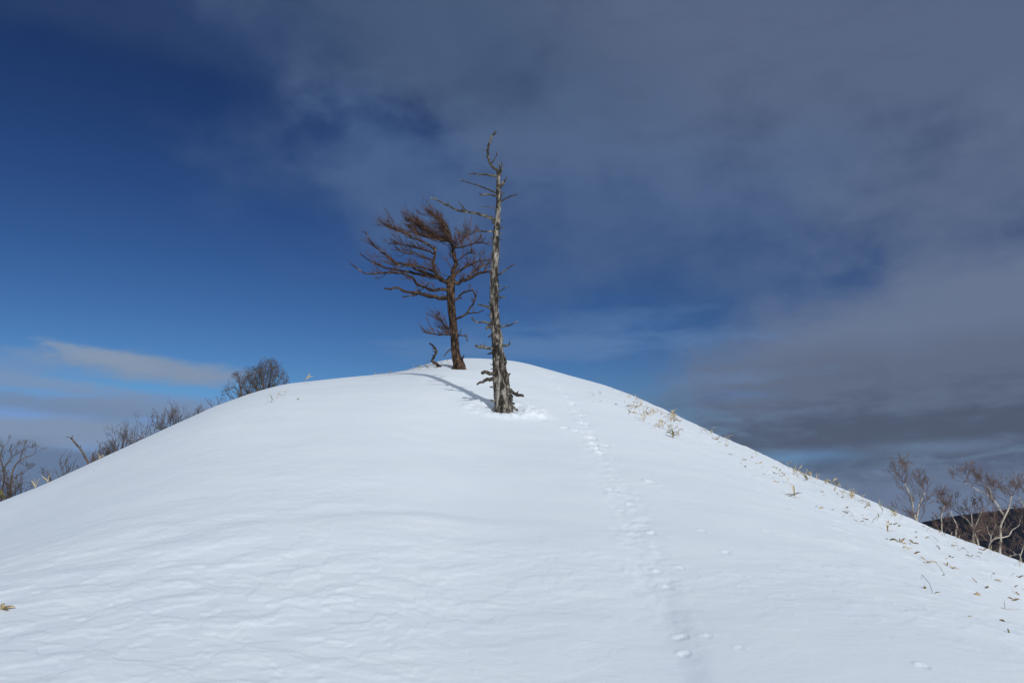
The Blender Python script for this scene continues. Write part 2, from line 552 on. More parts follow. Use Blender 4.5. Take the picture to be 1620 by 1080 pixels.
def leaf_material(name, stops):
    m, t, b = material(name, 0.7, 0.2)
    n1 = noise(t, obj_vec(t, (18, 18, 18)), 1.0, 4, 0.6)
    t.links.new(ramp(t, n1, stops), b.inputs['Base Color'])
    return m


STRAW = leaf_material("dry_bamboo_leaf", [(0.33, (0.22, 0.17, 0.10)), (0.46, (0.46, 0.37, 0.23)), (0.66, (0.64, 0.56, 0.41))])
OLIVE = leaf_material("olive_bamboo_leaf", [(0.35, (0.07, 0.07, 0.025)), (0.5, (0.17, 0.15, 0.055)), (0.68, (0.42, 0.34, 0.18))])
RUSSET = leaf_material("russet_leaf", [(0.35, (0.13, 0.08, 0.05)), (0.5, (0.26, 0.18, 0.11)), (0.68, (0.42, 0.32, 0.22))])


# ------------------------------------------------------------------ mesh helpers
class MB:
    def __init__(self):
        self.v, self.f = [], []

    def tube(self, pts, rad, n=6, rough=0.0, rng=None, cap=True, vfreq=3.0):
        pts = [Vector(p) for p in pts]
        b0 = len(self.v)
        ref = Vector((0.31, 0.17, 0.93))
        tang = []
        for i in range(len(pts)):
            d = pts[min(i + 1, len(pts) - 1)] - pts[max(i - 1, 0)]
            tang.append(d.normalized() if d.length > 1e-9 else Vector((0, 0, 1)))
        s = tang[0].cross(ref)
        if s.length < 1e-3:
            s = tang[0].cross(Vector((1, 0, 0)))
        s.normalize()
        for i, p in enumerate(pts):
            s = s - tang[i] * s.dot(tang[i])
            s.normalize()
            q = tang[i].cross(s)
            for k_ in range(n):
                a = 2 * math.pi * k_ / n
                r = rad[i]
                if rough:
                    r *= 1 + rough * rng.uniform(-1, 1)
                self.v.append(p + (s * math.cos(a) + q * math.sin(a)) * r)
        for i in range(len(pts) - 1):
            for k_ in range(n):
                a, c_ = b0 + i * n + k_, b0 + i * n + (k_ + 1) % n
                self.f.append((a, c_, c_ + n, a + n))
        if cap:
            self.f.append(tuple(b0 + k_ for k_ in range(n))[::-1])
            e = b0 + (len(pts) - 1) * n
            self.f.append(tuple(e + k_ for k_ in range(n)))

    def build(self, name, mat, parent=None, smooth=True, origin=None):
        me = bpy.data.meshes.new(name)
        o_ = Vector(origin) if origin is not None else (parent.location if parent is not None and parent.type == 'EMPTY' else Vector((0, 0, 0)))
        me.from_pydata([v - o_ for v in self.v], [], self.f)
        me.materials.append(mat)
        if smooth:
            me.polygons.foreach_set('use_smooth', [True] * len(me.polygons))
        me.update()
        o = bpy.data.objects.new(name, me)
        C.objects.link(o)
        if parent is not None:
            o.parent = parent
            if parent.type != 'EMPTY':
                pass
        else:
            o.location = o_
        return o


def root(name, label, cat, loc, group=None):
    o = bpy.data.objects.new(name, None)
    o.empty_display_size = 0.2
    C.objects.link(o)
    o.location = loc
    tag(o, label, cat, group)
    return o


def tag(o, label, cat, group=None):
    o['label'] = label
    o['kind'] = 'thing'
    o['category'] = cat
    if group:
        o['group'] = group


def smooth_path(pts, rads, step):
    """Catmull-Rom through the points, sampled about every step metres"""
    P = [Vector(p) for p in pts]
    out, ro = [], []
    for i in range(len(P) - 1):
        p0, p1, p2, p3 = P[max(i - 1, 0)], P[i], P[i + 1], P[min(i + 2, len(P) - 1)]
        n = max(1, int((p2 - p1).length / step))
        for j in range(n):
            t_ = j / n
            out.append(0.5 * ((2 * p1) + (p2 - p0) * t_ + (2 * p0 - 5 * p1 + 4 * p2 - p3) * t_ ** 2 + (3 * p1 - p0 - 3 * p2 + p3) * t_ ** 3))
            ro.append(rads[i] + (rads[i + 1] - rads[i]) * t_)
    out.append(P[-1])
    ro.append(rads[-1])
    return out, ro


# ------------------------------------------------------------------ the ground: one sheet to the horizon
def build_ground():
    fine = np.arange(-40, 40.001, 0.078)
    coarse = np.arange(44, 316.1, 4.0)
    az = np.radians(np.concatenate([fine, coarse]))
    rad = np.concatenate([np.geomspace(0.6, 2.5, 30)[:-1], np.geomspace(2.5, 46, 640), np.geomspace(46.8, 9300, 70)])
    na, nr = len(az), len(rad)
    A, Rr = np.meshgrid(az, rad)
    X, Y = (Rr * np.sin(A)).ravel(), (Rr * np.cos(A)).ravel()
    Z = surf(X, Y)
    co = np.empty((na * nr + 1, 3))
    co[:-1, 0], co[:-1, 1], co[:-1, 2] = X, Y, Z
    co[-1] = (0, 0, surf1(0, 0))
    i = np.arange(nr - 1)[:, None] * na
    j = np.arange(na)[None, :]
    j2 = (j + 1) % na
    quads = np.stack([i + j, i + j2, i + na + j2, i + na + j], -1).reshape(-1, 4)[:, ::-1]
    tris = np.stack([np.full(na, na * nr), np.arange(na), (np.arange(na) + 1) % na], -1)[:, ::-1]
    loops = np.concatenate([quads.ravel(), tris.ravel()]).astype(np.int32)
    nq, nt = len(quads), len(tris)
    starts = np.concatenate([np.arange(nq) * 4, nq * 4 + np.arange(nt) * 3]).astype(np.int32)
    me = bpy.data.meshes.new("ground")
    me.vertices.add(len(co))
    me.vertices.foreach_set('co', co.astype(np.float32).ravel())
    me.loops.add(len(loops))
    me.loops.foreach_set('vertex_index', loops)
    me.polygons.add(nq + nt)
    me.polygons.foreach_set('loop_start', starts)
    me.polygons.foreach_set('use_smooth', np.ones(nq + nt, bool))
    me.materials.append(SNOW)
    me.materials.append(FOREST)
    ring = np.repeat(rad[:-1], na)
    mi = np.concatenate([(ring > 62).astype(np.int32), np.zeros(nt, np.int32)])
    me.polygons.foreach_set('material_index', mi)
    me.update(calc_edges=True)
    me.validate()
    o = bpy.data.objects.new("ground", me)
    C.objects.link(o)
    o['kind'] = 'structure'
    return o


build_ground()


# ------------------------------------------------------------------ the wooded mountain across the valley
def build_mountain():
    prof = [(1380, 842), (1440, 829), (1480, 821), (1520, 814), (1560, 809), (1590, 805), (1640, 801), (1720, 797), (1850, 800), (2050, 806), (2300, 830)]
    D0 = 3400.0
    th = [math.degrees(math.atan2(ray(*p).x, ray(*p).y)) for p in prof]
    zz = [at(p[0], p[1], D0).z for p in prof]
    az = np.linspace(th[0] - 6, th[-1] + 4, 260)
    s = np.linspace(-1, 1.2, 70)
    A, Sg = np.meshgrid(az, s)
    top = np.interp(A, [th[0] - 6] + th + [th[-1] + 4], [-200] + zz + [-200])
    rr = D0 / np.cos(np.radians(np.clip(A, -60, 50))) + Sg * 1500
    X, Y = rr * np.sin(np.radians(A)), rr * np.cos(np.radians(A))
    rid = np.abs(perlin(X / 420, Y / 420)) * 45 + 14 * fbm(X / 130, Y / 130, 4)
    fall = np.abs(Sg) ** 1.25
    Z = top - fall * (top + 215) - rid * np.clip(np.abs(Sg) * 4, 0, 1) + 2.5 * fbm(X / 40, Y / 40, 3)
    na, nr = len(az), len(s)
    v = np.stack([X, Y, Z], -1).reshape(-1, 3)
    f = [(i * na + j, (i + 1) * na + j, (i + 1) * na + j + 1, i * na + j + 1) for i in range(nr - 1) for j in range(na - 1)]
    me = bpy.data.meshes.new("mountain")
    me.from_pydata(v.tolist(), [], f)
    me.materials.append(FOREST)
    o = bpy.data.objects.new("mountain", me)
    C.objects.link(o)
    o['kind'] = 'structure'


build_mountain()


# ------------------------------------------------------------------ dead tree
def px_path(base_px, pts, Y, dy):
    """points given in the photograph, at distance Y and drifting dy metres away along the branch"""
    out = []
    n = len(pts)
    for i, p in enumerate(pts):
        out.append(at(p[0], p[1], Y + dy * (i / max(1, n - 1)) ** 0.9))
    return out


def limb(mb, pts, w0, w1, Y, dy, rng, wob=0.3, n=6, rough=0.12, step=0.06):
    k_ = Y / F / 2
    P = px_path(None, pts, Y, dy)
    rr = [(w0 + (w1 - w0) * (i / (len(P) - 1)) ** 0.8) * k_ for i in range(len(P))]
    P, rr = smooth_path(P, rr, step)
    for i in range(1, len(P) - 1):
        j = rr[i] * wob * 2
        P[i] += Vector((rng.uniform(-j, j), rng.uniform(-j, j), rng.uniform(-j, j)))
    mb.tube(P, rr, n, rough, rng)
    return P, rr


def trunk_mesh(mb, prof, Y, n, rng, foot, ridge=0.10, step=0.03, seed=0.0, flare=0.0):
    """prof: (row, centre, width) in the photograph, from the foot up"""
    k_ = Y / F
    pts = [Vector((at(prof[0][1], prof[0][0], Y).x, Y, foot.z - 0.35))] + [at(c_, r_, Y) for r_, c_, w_ in prof]
    rr = [prof[0][2] * k_ / 2 * (1.1 + flare)] + [w_ * k_ / 2 for r_, c_, w_ in prof]
    P, rr = smooth_path(pts, rr, step)
    b0 = len(mb.v)
    for i, p in enumerate(P):
        for j in range(n):
            a = 2 * math.pi * j / n
            ca, sa = math.cos(a), math.sin(a)
            z = p.z
            q = float(fbm(ca * 1.6 + seed + 10, sa * 1.6 + z * 1.3, 3)) * ridge
            q += float(perlin(a * 2.2 + seed, z * 2.4)) * ridge * 0.7 + float(perlin(a * 6 + seed, z * 9)) * ridge * 0.5
            low = max(0.0, 1 - (z - foot.z) / 0.35)
            q += flare * low ** 1.5 * (0.5 + 0.5 * math.cos(a * 5 + seed))
            r = rr[i] * (1 + q)
            mb.v.append(Vector((p.x + ca * r, p.y + sa * r, p.z)))
    for i in range(len(P) - 1):
        for j in range(n):
            a, c_ = b0 + i * n + j, b0 + i * n + (j + 1) % n
            mb.f.append((a, c_, c_ + n, a + n))
    e = b0 + (len(P) - 1) * n
    mb.f.append(tuple(e + j for j in range(n)))
    return P, rr


def build_dead_tree():
    rng = random.Random(5)
    Y = TREE_BASE.y
    base = Vector((TREE_BASE.x, TREE_BASE.y, surf1(TREE_BASE.x, TREE_BASE.y)))
    t_ = root('dead_tree', 'tall bare grey dead conifer trunk with broken branch stubs standing in the snow', 'tree', base)
    mb = MB()
    prof = [(652, 797, 30), (640, 796, 26.5), (625, 793, 23.5), (600, 790, 21), (570, 788, 18.5), (540, 786.5, 17.5), (510, 783.5, 16.5), (480, 782, 15),
            (450, 782, 14.5), (430, 782, 13.5), (400, 784, 12.8), (370, 785, 11.5), (350, 787, 10), (320, 789, 8.6), (300, 788.5, 8), (280, 788.5, 7), (268, 788.3, 6.2)]
    trunk_mesh(mb, [(a, b, c * (.92 + .10 * (a > 520))) for a, b, c in prof], Y, 26, rng, base, 0.12, 0.022, 3.3, 0.10)
    # loose plates of bark still clinging to the wood
    k_ = Y / F
    for i in range(70):
        row = rng.uniform(400, 640)
        c_, w_ = np.interp(row, [p[0] for p in prof][::-1], [p[1] for p in prof][::-1]), np.interp(row, [p[0] for p in prof][::-1], [p[2] for p in prof][::-1])
        a = rng.uniform(0, 2 * math.pi)
        p = at(c_, row, Y)
        r = w_ * k_ / 2
        o_ = Vector((math.cos(a), math.sin(a), 0))
        s_ = Vector((-math.sin(a), math.cos(a), 0))
        q = p + o_ * r * 1.02
        hh, ww = rng.uniform(.03, .10), rng.uniform(.015, .035)
        b0 = len(mb.v)
        lift = rng.uniform(.008, .028)
        for (u, v, l) in ((-1, -1, -.03), (1, -1, -.03), (1.0, 0.2, .3), (-1, 0.2, .3), (.6, 1, 1), (-.5, .9, 1)):
            mb.v.append(q + s_ * u * ww + Vector((0, 0, v * hh)) + o_ * (lift * l if l > 0 else l))
        for (u, v, l) in ((-1, -1, -.03), (1, -1, -.03), (1.0, 0.2, .3), (-1, 0.2, .3), (.6, 1, 1), (-.5, .9, 1)):
            mb.v.append(q + s_ * u * ww + Vector((0, 0, v * hh)) + o_ * ((lift * l if l > 0 else l) - .008))
        for f in ((0, 1, 2, 3), (3, 2, 4, 5), (9, 8, 7, 6), (11, 10, 8, 9), (0, 3, 9, 6), (3, 5, 11, 9), (5, 4, 10, 11), (4, 2, 8, 10), (2, 1, 7, 8)):
            mb.f.append(tuple(b0 + x for x in f))
    tr = mb.build('trunk', DEADWOOD, t_)
    # snapped leader at the top
    mb = MB()
    limb(mb, [(788.3, 276), (786, 269), (778, 260), (772.3, 251), (771, 240), (774, 229), (776.5, 221), (780, 214), (784, 209)], 5.5, 2.6, Y, .12, rng, .35, 8)
    limb(mb, [(778, 258), (783, 252), (785.5, 246), (786.5, 239)], 2.6, 1.2, Y + .03, .1, rng)
    limb(mb, [(772, 240), (766.5, 237), (759, 236.5)], 1.8, .8, Y + .05, -.1, rng)
    for x, y in ((786.5, 208), (780, 210), (787, 211), (783.5, 206.5)):
        limb(mb, [(781, 214), (x, y)], 1.5, .5, Y + .12, rng.uniform(-.06, .06), rng)
    for y, s in ((225, 1), (232, -1), (243, 1), (219, -1)):
        cx = np.interp(y, [209, 221, 229, 240, 251], [784, 776.5, 774, 771, 772])
        limb(mb, [(cx, y), (cx + s * 4, y - 2.5)], 1.8, .8, Y + .09, 0, rng)
    mb.build('leader', DEADLIMB, t_)
    specs = [
        # points, width at trunk, width at tip, drift, twigs
        ([(789, 280), (791.5, 272), (790, 262), (788.5, 256.5)], 3.2, 1.4, .05, 0),
        ([(791, 279), (794, 270), (794.5, 262), (793.5, 257)], 2.6, 1.2, -.1, 0),
        ([(789, 280), (773, 277), (760, 276), (742, 274)], 4.0, 1.6, -.25, 0),
        ([(789, 307), (773, 300), (751, 292), (726, 284)], 3.2, 1.2, .4, 1),
        ([(789, 311.5), (773, 308), (761, 309), (759, 306.5)], 3.0, 1.8, -.3, 0),
        ([(789, 332), (773, 327), (760, 327)], 1.8, .7, -.2, 0),
        ([(787, 354), (776, 346), (765.7, 341), (742, 336), (723, 331.6), (704, 323), (689, 315.6), (680.5, 312.4)], 5.6, 1.4, -.5, 2),
        ([(786, 367.5), (763.5, 365.6), (744, 367), (721, 368.4)], 3.2, 1.0, -.35, 1),
        ([(790, 300), (798, 288), (801.5, 279)], 3.6, 1.4, -.2, 0),
        ([(790, 295), (797, 287), (801, 283)], 2.6, 1.2, .2, 0),
        ([(790, 313), (797, 304)], 2.6, 1.4, .1, 0),
        ([(790, 320), (802, 312.6), (812, 309.5), (818, 308)], 2.6, 1.0, -.25, 1),
        ([(787, 362), (796, 359.5)], 3.2, 1.8, -.1, 0),
        ([(786, 371), (794, 369.5)], 2.6, 1.2, .1, 0),
        ([(782, 436), (790, 434), (802.5, 425), (814, 418.7)], 3.2, 1.3, -.2, 2),
        ([(782, 463), (790, 461), (797.5, 455.5), (805, 454)], 2.8, .9, .25, 0),
        ([(784, 471), (797.5, 470), (799.5, 469)], 2.6, 1.2, -.1, 0),
        ([(784, 517), (792.5, 516), (805, 515), (819, 507.5)], 3.6, 1.2, -.25, 1),
        ([(788, 549), (796, 547), (805, 545.5), (806.5, 543)], 4.6, 2.0, -.1, 1),
        ([(782, 488), (774, 486.5), (766.7, 484.4), (755.5, 481)], 4.6, 1.8, -.2, 0),
        ([(783, 510.5), (775.5, 510), (764.4, 509.3), (753, 508.5), (745.5, 503)], 4.6, 1.5, -.3, 2),
        ([(783, 516), (775, 517), (770, 519.5)], 6.0, 4.0, -.1, 0),
        ([(782, 529), (775, 531), (772.5, 533)], 4.0, 2.0, -.1, 0),
        ([(786, 551.5), (777, 550.5), (766.7, 550), (756, 549), (752, 546.5)], 5.4, 2.6, -.25, 2),
        ([(785, 559), (777, 559), (771, 560)], 3.0, 1.4, .1, 0),
        ([(789, 589), (780, 589), (770, 589.5), (762, 590)], 6.0, 4.2, -.3, 0),
        ([(788, 596), (779, 598), (768, 602.5), (754.5, 608)], 8.6, 2.4, -.3, 0),
        ([(787, 612.5), (774.5, 612)], 4.0, 1.2, -.1, 0),
        ([(790, 632), (776.7, 632.7)], 4.0, 2.0, -.15, 0),
        ([(796, 560), (798.5, 566), (800, 575)], 2.0, 3.4, -.08, 0),
        ([(799, 574), (801, 590), (803, 606), (808, 628)], 3.0, 7.0, -.12, 0),
        ([(802, 598), (805, 592.5), (807.5, 590.5)], 3.8, 1.4, -.1, 0),
        ([(799, 617), (808, 620), (816, 623), (828, 626.8)], 8.0, 3.0, -.3, 1),
        ([(804, 620), (807, 625), (809.5, 633)], 5.0, 3.4, -.2, 0),
    ]
    for pts, w0, w1, dy, tw in specs:
        mb = MB()
        P, rr = limb(mb, pts, w0 * 1.15, w1 * 1.25, Y, dy, rng, 0.35, 7, 0.16, 0.05)
        n = len(P)
        for _ in range(tw * 2):
            i = rng.randrange(n // 2, n)
            d = Vector((rng.uniform(-.5, .1) * (1 if pts[-1][0] < 790 else -1), rng.uniform(-.6, .6), rng.uniform(.3, 1))).normalized()
            L = rng.uniform(.05, .11)
            q = [P[i], P[i] + d * L * .5, P[i] + d * L + Vector((0, 0, rng.uniform(-.01, .02)))]
            mb.tube(q, [rr[i] * .6, rr[i] * .45, rr[i] * .2], 5)
        if len(pts) == 8:                      # forked twig on the longest branch
            limb(mb, [(742, 336), (736, 331), (731.6, 326), (728, 322), (725, 318)], 2.6, 1.0, Y - .25, .15, rng)
            limb(mb, [(709, 325), (709.5, 319)], 1.6, .8, Y - .38, 0, rng)
        mb.build('branch', DEADLIMB, t_)
    # small stubs scattered up the stem
    mbs = []
    for i in range(46):
        row = rng.uniform(330, 610)
        c_ = np.interp(row, [p[0] for p in prof][::-1], [p[1] for p in prof][::-1])
        w_ = np.interp(row, [p[0] for p in prof][::-1], [p[2] for p in prof][::-1])
        p = at(c_, row, Y)
        a = rng.uniform(0, 2 * math.pi)
        d = Vector((math.cos(a), math.sin(a), rng.uniform(-.3, .5)))
        L = w_ * k_ / 2
        mb = MB()
        r0 = rng.uniform(.008, .018)
        e = rng.uniform(.03, .09)
        mb.tube([p + d * L * .6, p + d * (L + e * .5), p + d * (L + e) + Vector((0, 0, rng.uniform(-.02, .03)))], [r0, r0 * .8, r0 * .4], 6, .15, rng)
        mb.build('branch_stub', DEADLIMB, t_)
    # roots gripping the snow
    for pts, w0, w1, dy in (([(797, 638), (806, 641), (813, 644), (819, 649)], 8.5, 4, -.1), ([(795, 642), (789, 646), (784, 652)], 7.5, 4, -.1),
                            ([(797, 641), (799, 647), (801, 654)], 9, 5, -.16), ([(799, 636), (807, 636), (814, 639)], 6, 3, .12)):
        mb = MB()
        limb(mb, pts, w0, w1, Y, dy, rng, .15, 9, .10)
        mb.build('tree_root', DEADWOOD, t_)


build_dead_tree()


# ------------------------------------------------------------------ windswept larch
def build_larch():
    rng = random.Random(21)
    Y = LARCH_BASE.y
    base = Vector((LARCH_BASE.x, LARCH_BASE.y, surf1(LARCH_BASE.x, LARCH_BASE.y)))
    t_ = root('larch_tree', 'leafless red-brown larch with its crown swept to the left, on the hilltop', 'tree', base)
    mb = MB()
    prof = [(584, 726.5, 21), (574, 725.5, 17), (561, 721.5, 13.6), (545, 720, 13), (530, 718.5, 13), (505, 716, 12.4), (482, 714, 12.6), (460, 713.5, 13), (447, 713, 14), (438, 714, 11)]
    trunk_mesh(mb, [(a, b, c * 1.0) for a, b, c in prof], Y, 20, rng, base, 0.12, 0.05, 8.1, 0.14)
    tr = mb.build('trunk', LARCHBARK, t_)
    k_ = Y / F

    def twigs(mb, P, rr, n, ln, wind=(-.8, 0, .55), start=.25, spread=.65, thick=.0062):
        m = len(P)
        for _ in range(n):
            i = min(m - 1, int(m * (start + (1 - start) * rng.random())))
            along = (P[min(i + 1, m - 1)] - P[max(i - 1, 0)]).normalized()
            d = (along * .7 + Vector(wind) * rng.uniform(.4, 1.2) + Vector((rng.uniform(-1, 1), rng.uniform(-1, 1), rng.uniform(-.7, 1))) * spread).normalized()
            L = ln * rng.uniform(.4, 1.15)
            q = [P[i]]
            dd = d.copy()
            for s_ in range(4):
                dd = (dd + Vector((rng.uniform(-.25, .25), rng.uniform(-.25, .25), rng.uniform(-.12, .28)))).normalized()
                q.append(q[-1] + dd * L / 4)
            mb.tube(q, [thick, thick * .9, thick * .75, thick * .6, thick * .4], 3, cap=False)
            for _s in range(rng.randrange(1, 4)):     # short side shoots
                j = rng.randrange(1, 4)
                e = (dd + Vector((rng.uniform(-1, 1), rng.uniform(-1, 1), rng.uniform(-.4, .9))) * .8).normalized()
                l2 = L * rng.uniform(.2, .45)
                mb.tube([q[j], q[j] + e * l2 * .5, q[j] + e * l2 + Vector((0, 0, l2 * .12))], [thick * .7, thick * .55, thick * .35], 3, cap=False)

    A = [
        # points, w0, w1, drift, twig count, twig length, wind
        ([(713, 447), (716, 435), (720, 422), (719, 407), (717, 394), (714.6, 384), (709, 374)], 9.5, 4.0, .3, 10, .35, (-.5, 0, .6)),
        ([(712, 450), (705, 447), (697, 440), (690, 431), (686.5, 415), (689, 399), (687, 390)], 7.5, 3.0, -.5, 16, .35, (-.7, 0, .5)),
        ([(711, 458.5), (706, 457.5), (690, 459), (672.5, 456), (660, 447.5), (650, 437.5), (635, 432.5), (610, 432), (590, 433), (577.5, 432.5), (566, 425), (555, 417)], 7.0, 1.4, -.7, 22, .32, (-.9, 0, .15)),
        ([(711, 470), (695, 471), (680, 467.5), (665, 464), (647.5, 462.5), (627.5, 456), (618, 457), (608, 456)], 8.0, 2.4, -.4, 10, .16, (-.6, 0, .5)),
        ([(663, 464), (652, 467), (636, 470.5)], 3.6, 1.4, -.6, 3, .12, (-.6, 0, .3)),
        ([(655, 468), (663, 461), (672, 454), (681, 446)], 2.6, 1.4, -.5, 2, .12, (-.2, 0, .6)),
        ([(710, 450), (690, 437.5), (675, 432.5), (657.5, 425), (647.5, 419), (627.5, 415), (612.5, 405), (600, 396), (590, 386), (583, 376), (577, 366)], 6.5, 1.3, .5, 26, .34, (-.8, 0, .4)),
        ([(709, 447), (685, 437.5), (668, 435), (650, 431), (630, 428), (615, 425), (600, 420), (585, 412), (570, 402)], 6.0, 1.3, .9, 24, .34, (-.9, 0, .3)),
        ([(690, 431), (672, 424), (655, 421), (636, 421), (618, 418), (602, 412)], 4.0, 1.2, -.9, 18, .3, (-.9, 0, .3)),
        ([(688, 396), (678, 387), (668, 382), (655, 377), (642, 371), (625, 363), (612, 356), (603, 351)], 4.0, 1.2, -.6, 44, .36, (-.85, 0, .5)),
        ([(688, 402), (672, 395), (655, 392), (640, 387), (624, 385)], 3.2, 1.0, .6, 30, .34, (-.9, 0, .5)),
        ([(687, 412), (672, 408), (658, 402), (640, 400), (628, 393)], 3.0, 1.0, .2, 22, .3, (-.9, 0, .4)),
        ([(714.6, 385), (705, 379), (697.5, 375), (686, 369), (676, 364.6), (667, 358), (659, 352), (651, 345), (645, 339)], 5.0, 1.4, -.3, 80, .38, (-.9, 0, .42)),
        ([(713, 383), (700, 380), (688, 377), (672, 374), (660, 367), (650, 361)], 4.5, 1.4, .4, 74, .38, (-.9, 0, .36)),
        ([(714, 382), (710, 367), (702, 354), (694, 346), (686, 340), (678, 335)], 4.0, 1.3, .1, 60, .36, (-.8, 0, .55)),
        ([(716, 386), (713, 372), (706, 362), (701, 352), (700, 345)], 3.6, 1.3, -.5, 50, .34, (-.8, 0, .55)),
        ([(716, 392), (724, 386), (731.6, 379.5), (744, 371), (753, 366)], 3.6, 1.2, .3, 34, .3, (-.2, 0, .6)),
        ([(717, 393), (731, 391), (742, 388), (752, 385), (763.5, 384), (774, 388)], 3.6, 1.2, -.3, 30, .26, (0, 0, .6)),
        ([(719, 412), (727, 410), (736, 403), (746, 400), (757, 402)], 3.4, 1.2, .5, 16, .24, (.1, 0, .6)),
        ([(714, 449), (725, 447), (740, 440), (755, 434), (766, 431), (776, 430)], 8.0, 2.6, -.5, 22, .26, (.2, 0, .7)),
        ([(716, 440), (726, 430), (737.5, 422.5), (752.5, 415), (764, 412), (776, 411)], 5.5, 1.8, .5, 24, .26, (.2, 0, .7)),
        ([(740, 440), (748, 430), (757, 424), (768, 420), (777, 414)], 4.0, 1.6, .2, 16, .24, (.2, 0, .7)),
        ([(715, 478), (722, 474), (732.5, 462.5), (740, 460), (747.5, 460), (751, 466)], 4.6, 1.8, -.4, 8, .14, (.1, 0, .6)),
        ([(716, 506), (724, 503), (735, 497.5), (745, 486), (751.5, 472), (750, 463), (747, 456)], 4.8, 1.8, -.6, 8, .14, (.1, 0, .6)),
        ([(738, 496), (748, 495), (757, 494), (765, 491)], 2.6, 1.2, -.5, 3, .1, (.3, 0, .4)),
        ([(718, 533), (728, 531), (738, 532), (739, 540)], 2.6, 1.0, -.4, 3, .12, (.1, 0, .4)),
        ([(722, 534), (728, 527), (729.5, 520)], 2.2, 1.0, -.3, 1, .1, (.1, 0, .6)),
        ([(719, 549), (712, 553), (706, 559), (702, 564)], 3.0, 1.2, -.5, 1, .1, (-.3, 0, -.2)),
        ([(715, 529), (702, 529), (690, 529), (676, 527)], 2.8, 1.0, -.4, 30, .28, (-.7, 0, .5)),
        ([(715, 521), (706, 517), (700, 509), (696, 500)], 2.2, .9, -.3, 30, .26, (-.6, 0, .3)),
        ([(728, 574), (732, 566), (734, 562)], 4.0, 1.6, -.25, 0, .1, (0, 0, 1)),
        ([(720, 578), (716, 570), (715, 563)], 3.0, 1.2, -.3, 0, .1, (0, 0, 1)),
    ]
    for pts, w0, w1, dy, nt, ln, wind in A:
        mb = MB()
        P, rr = limb(mb, pts, w0 * .95, w1 * 1.1, Y, dy, rng, .30, 6, .12, .09)
        o = mb.build('branch', LARCHLIMB, t_)
        if nt:
            tm = MB()
            twigs(tm, P, rr, int(nt * .9), ln * .95, wind)
            m = len(P)
            for _ in range(int(nt * .42)):           # secondary branches sweeping downwind
                i = min(m - 1, int(m * rng.uniform(.05, .80)))
                dd = (Vector(wind) * rng.uniform(.5, 1.1) + Vector((rng.uniform(-.7, .5), rng.uniform(-.9, .9), rng.uniform(-.35, .55)))).normalized()
                L = ln * rng.uniform(.8, 1.9)
                q = [P[i]]
                for s_ in range(7):
                    dd = (dd + Vector(wind) * .10 + Vector((rng.uniform(-.25, .25), rng.uniform(-.25, .25), rng.uniform(-.2, .24)))).normalized()
                    q.append(q[-1] + dd * L / 7)
                r0 = min(.013, rr[i] * .7)
                qr = [r0 + (.005 - r0) * g_ / 7 for g_ in range(8)]
                tm.tube(q, qr, 4, cap=False)
                twigs(tm, q, qr, rng.randint(5, 10), ln * .9, wind, .1, .75, .0055)
            tm.build('twigs', LARCHTWIG, o, origin=t_.location)['kind'] = 'stuff'


build_larch()


# ------------------------------------------------------------------ crooked snag beside the larch
def build_snag():
    rng = random.Random(4)
    Y = ground_ray(696, 579).y
    mb = MB()
    limb(mb, [(698, 581), (690, 575.5), (684, 570), (686, 564), (690, 558), (688.5, 551), (683, 546), (679.5, 543)], 5.6, 2.4, Y, .25, rng, .25, 8)
    for y, x in ((551, 684.5), (556, 686), (562, 685)):
        limb(mb, [(688.5, y + 1), (x, y), (x - 1.5, y - 1.5)], 2.2, .9, Y + .15, -.1, rng)
    g = ground_ray(698, 581)
    o = mb.build('snag', LARCHLIMB, None, origin=(g.x, g.y, surf1(g.x, g.y)))
    tag(o, 'short crooked dead stem curling out of the snow left of the larch', 'snag')


build_snag()


# ------------------------------------------------------------------ bare shrubs and birches
def ramify(mb, p, d, L, r, depth, rng, up=.25, ang=.55, shrink=.72, kids=(2, 3), out=None, segs=3, minr=.004, split=None):
    """one branching stem; twigs below depth 'split' go into the second mesh"""
    q, dd = [p.copy()], d.normalized()
    for i in range(segs):
        dd = (dd + Vector((rng.uniform(-.3, .3), rng.uniform(-.3, .3), rng.uniform(-.2, .2) + up * .25))).normalized()
        q.append(q[-1] + dd * L / segs)
    r1 = max(minr, r * .68)
    m = mb if split is None or depth > split else out
    m.tube(q, [r + (r1 - r) * i / segs for i in range(segs + 1)], 5 if r > .015 else 3, cap=False)
    if depth <= 0:
        return
    for c_ in range(rng.randint(*kids)):
        a = rng.uniform(0, 2 * math.pi)
        side = dd.orthogonal().normalized()
        side = side * math.cos(a) + dd.cross(side) * math.sin(a)
        nd_ = (dd + side * math.tan(ang * rng.uniform(.5, 1.25)) + Vector((0, 0, up))).normalized()
        j = segs if c_ == 0 else rng.randint(max(1, segs - 2), segs)
        ramify(mb, q[j], nd_, L * shrink * rng.uniform(.75, 1.15), r1 * (.95 if c_ == 0 else .8), depth - 1, rng, up, ang, shrink, kids, out, segs, minr, split)


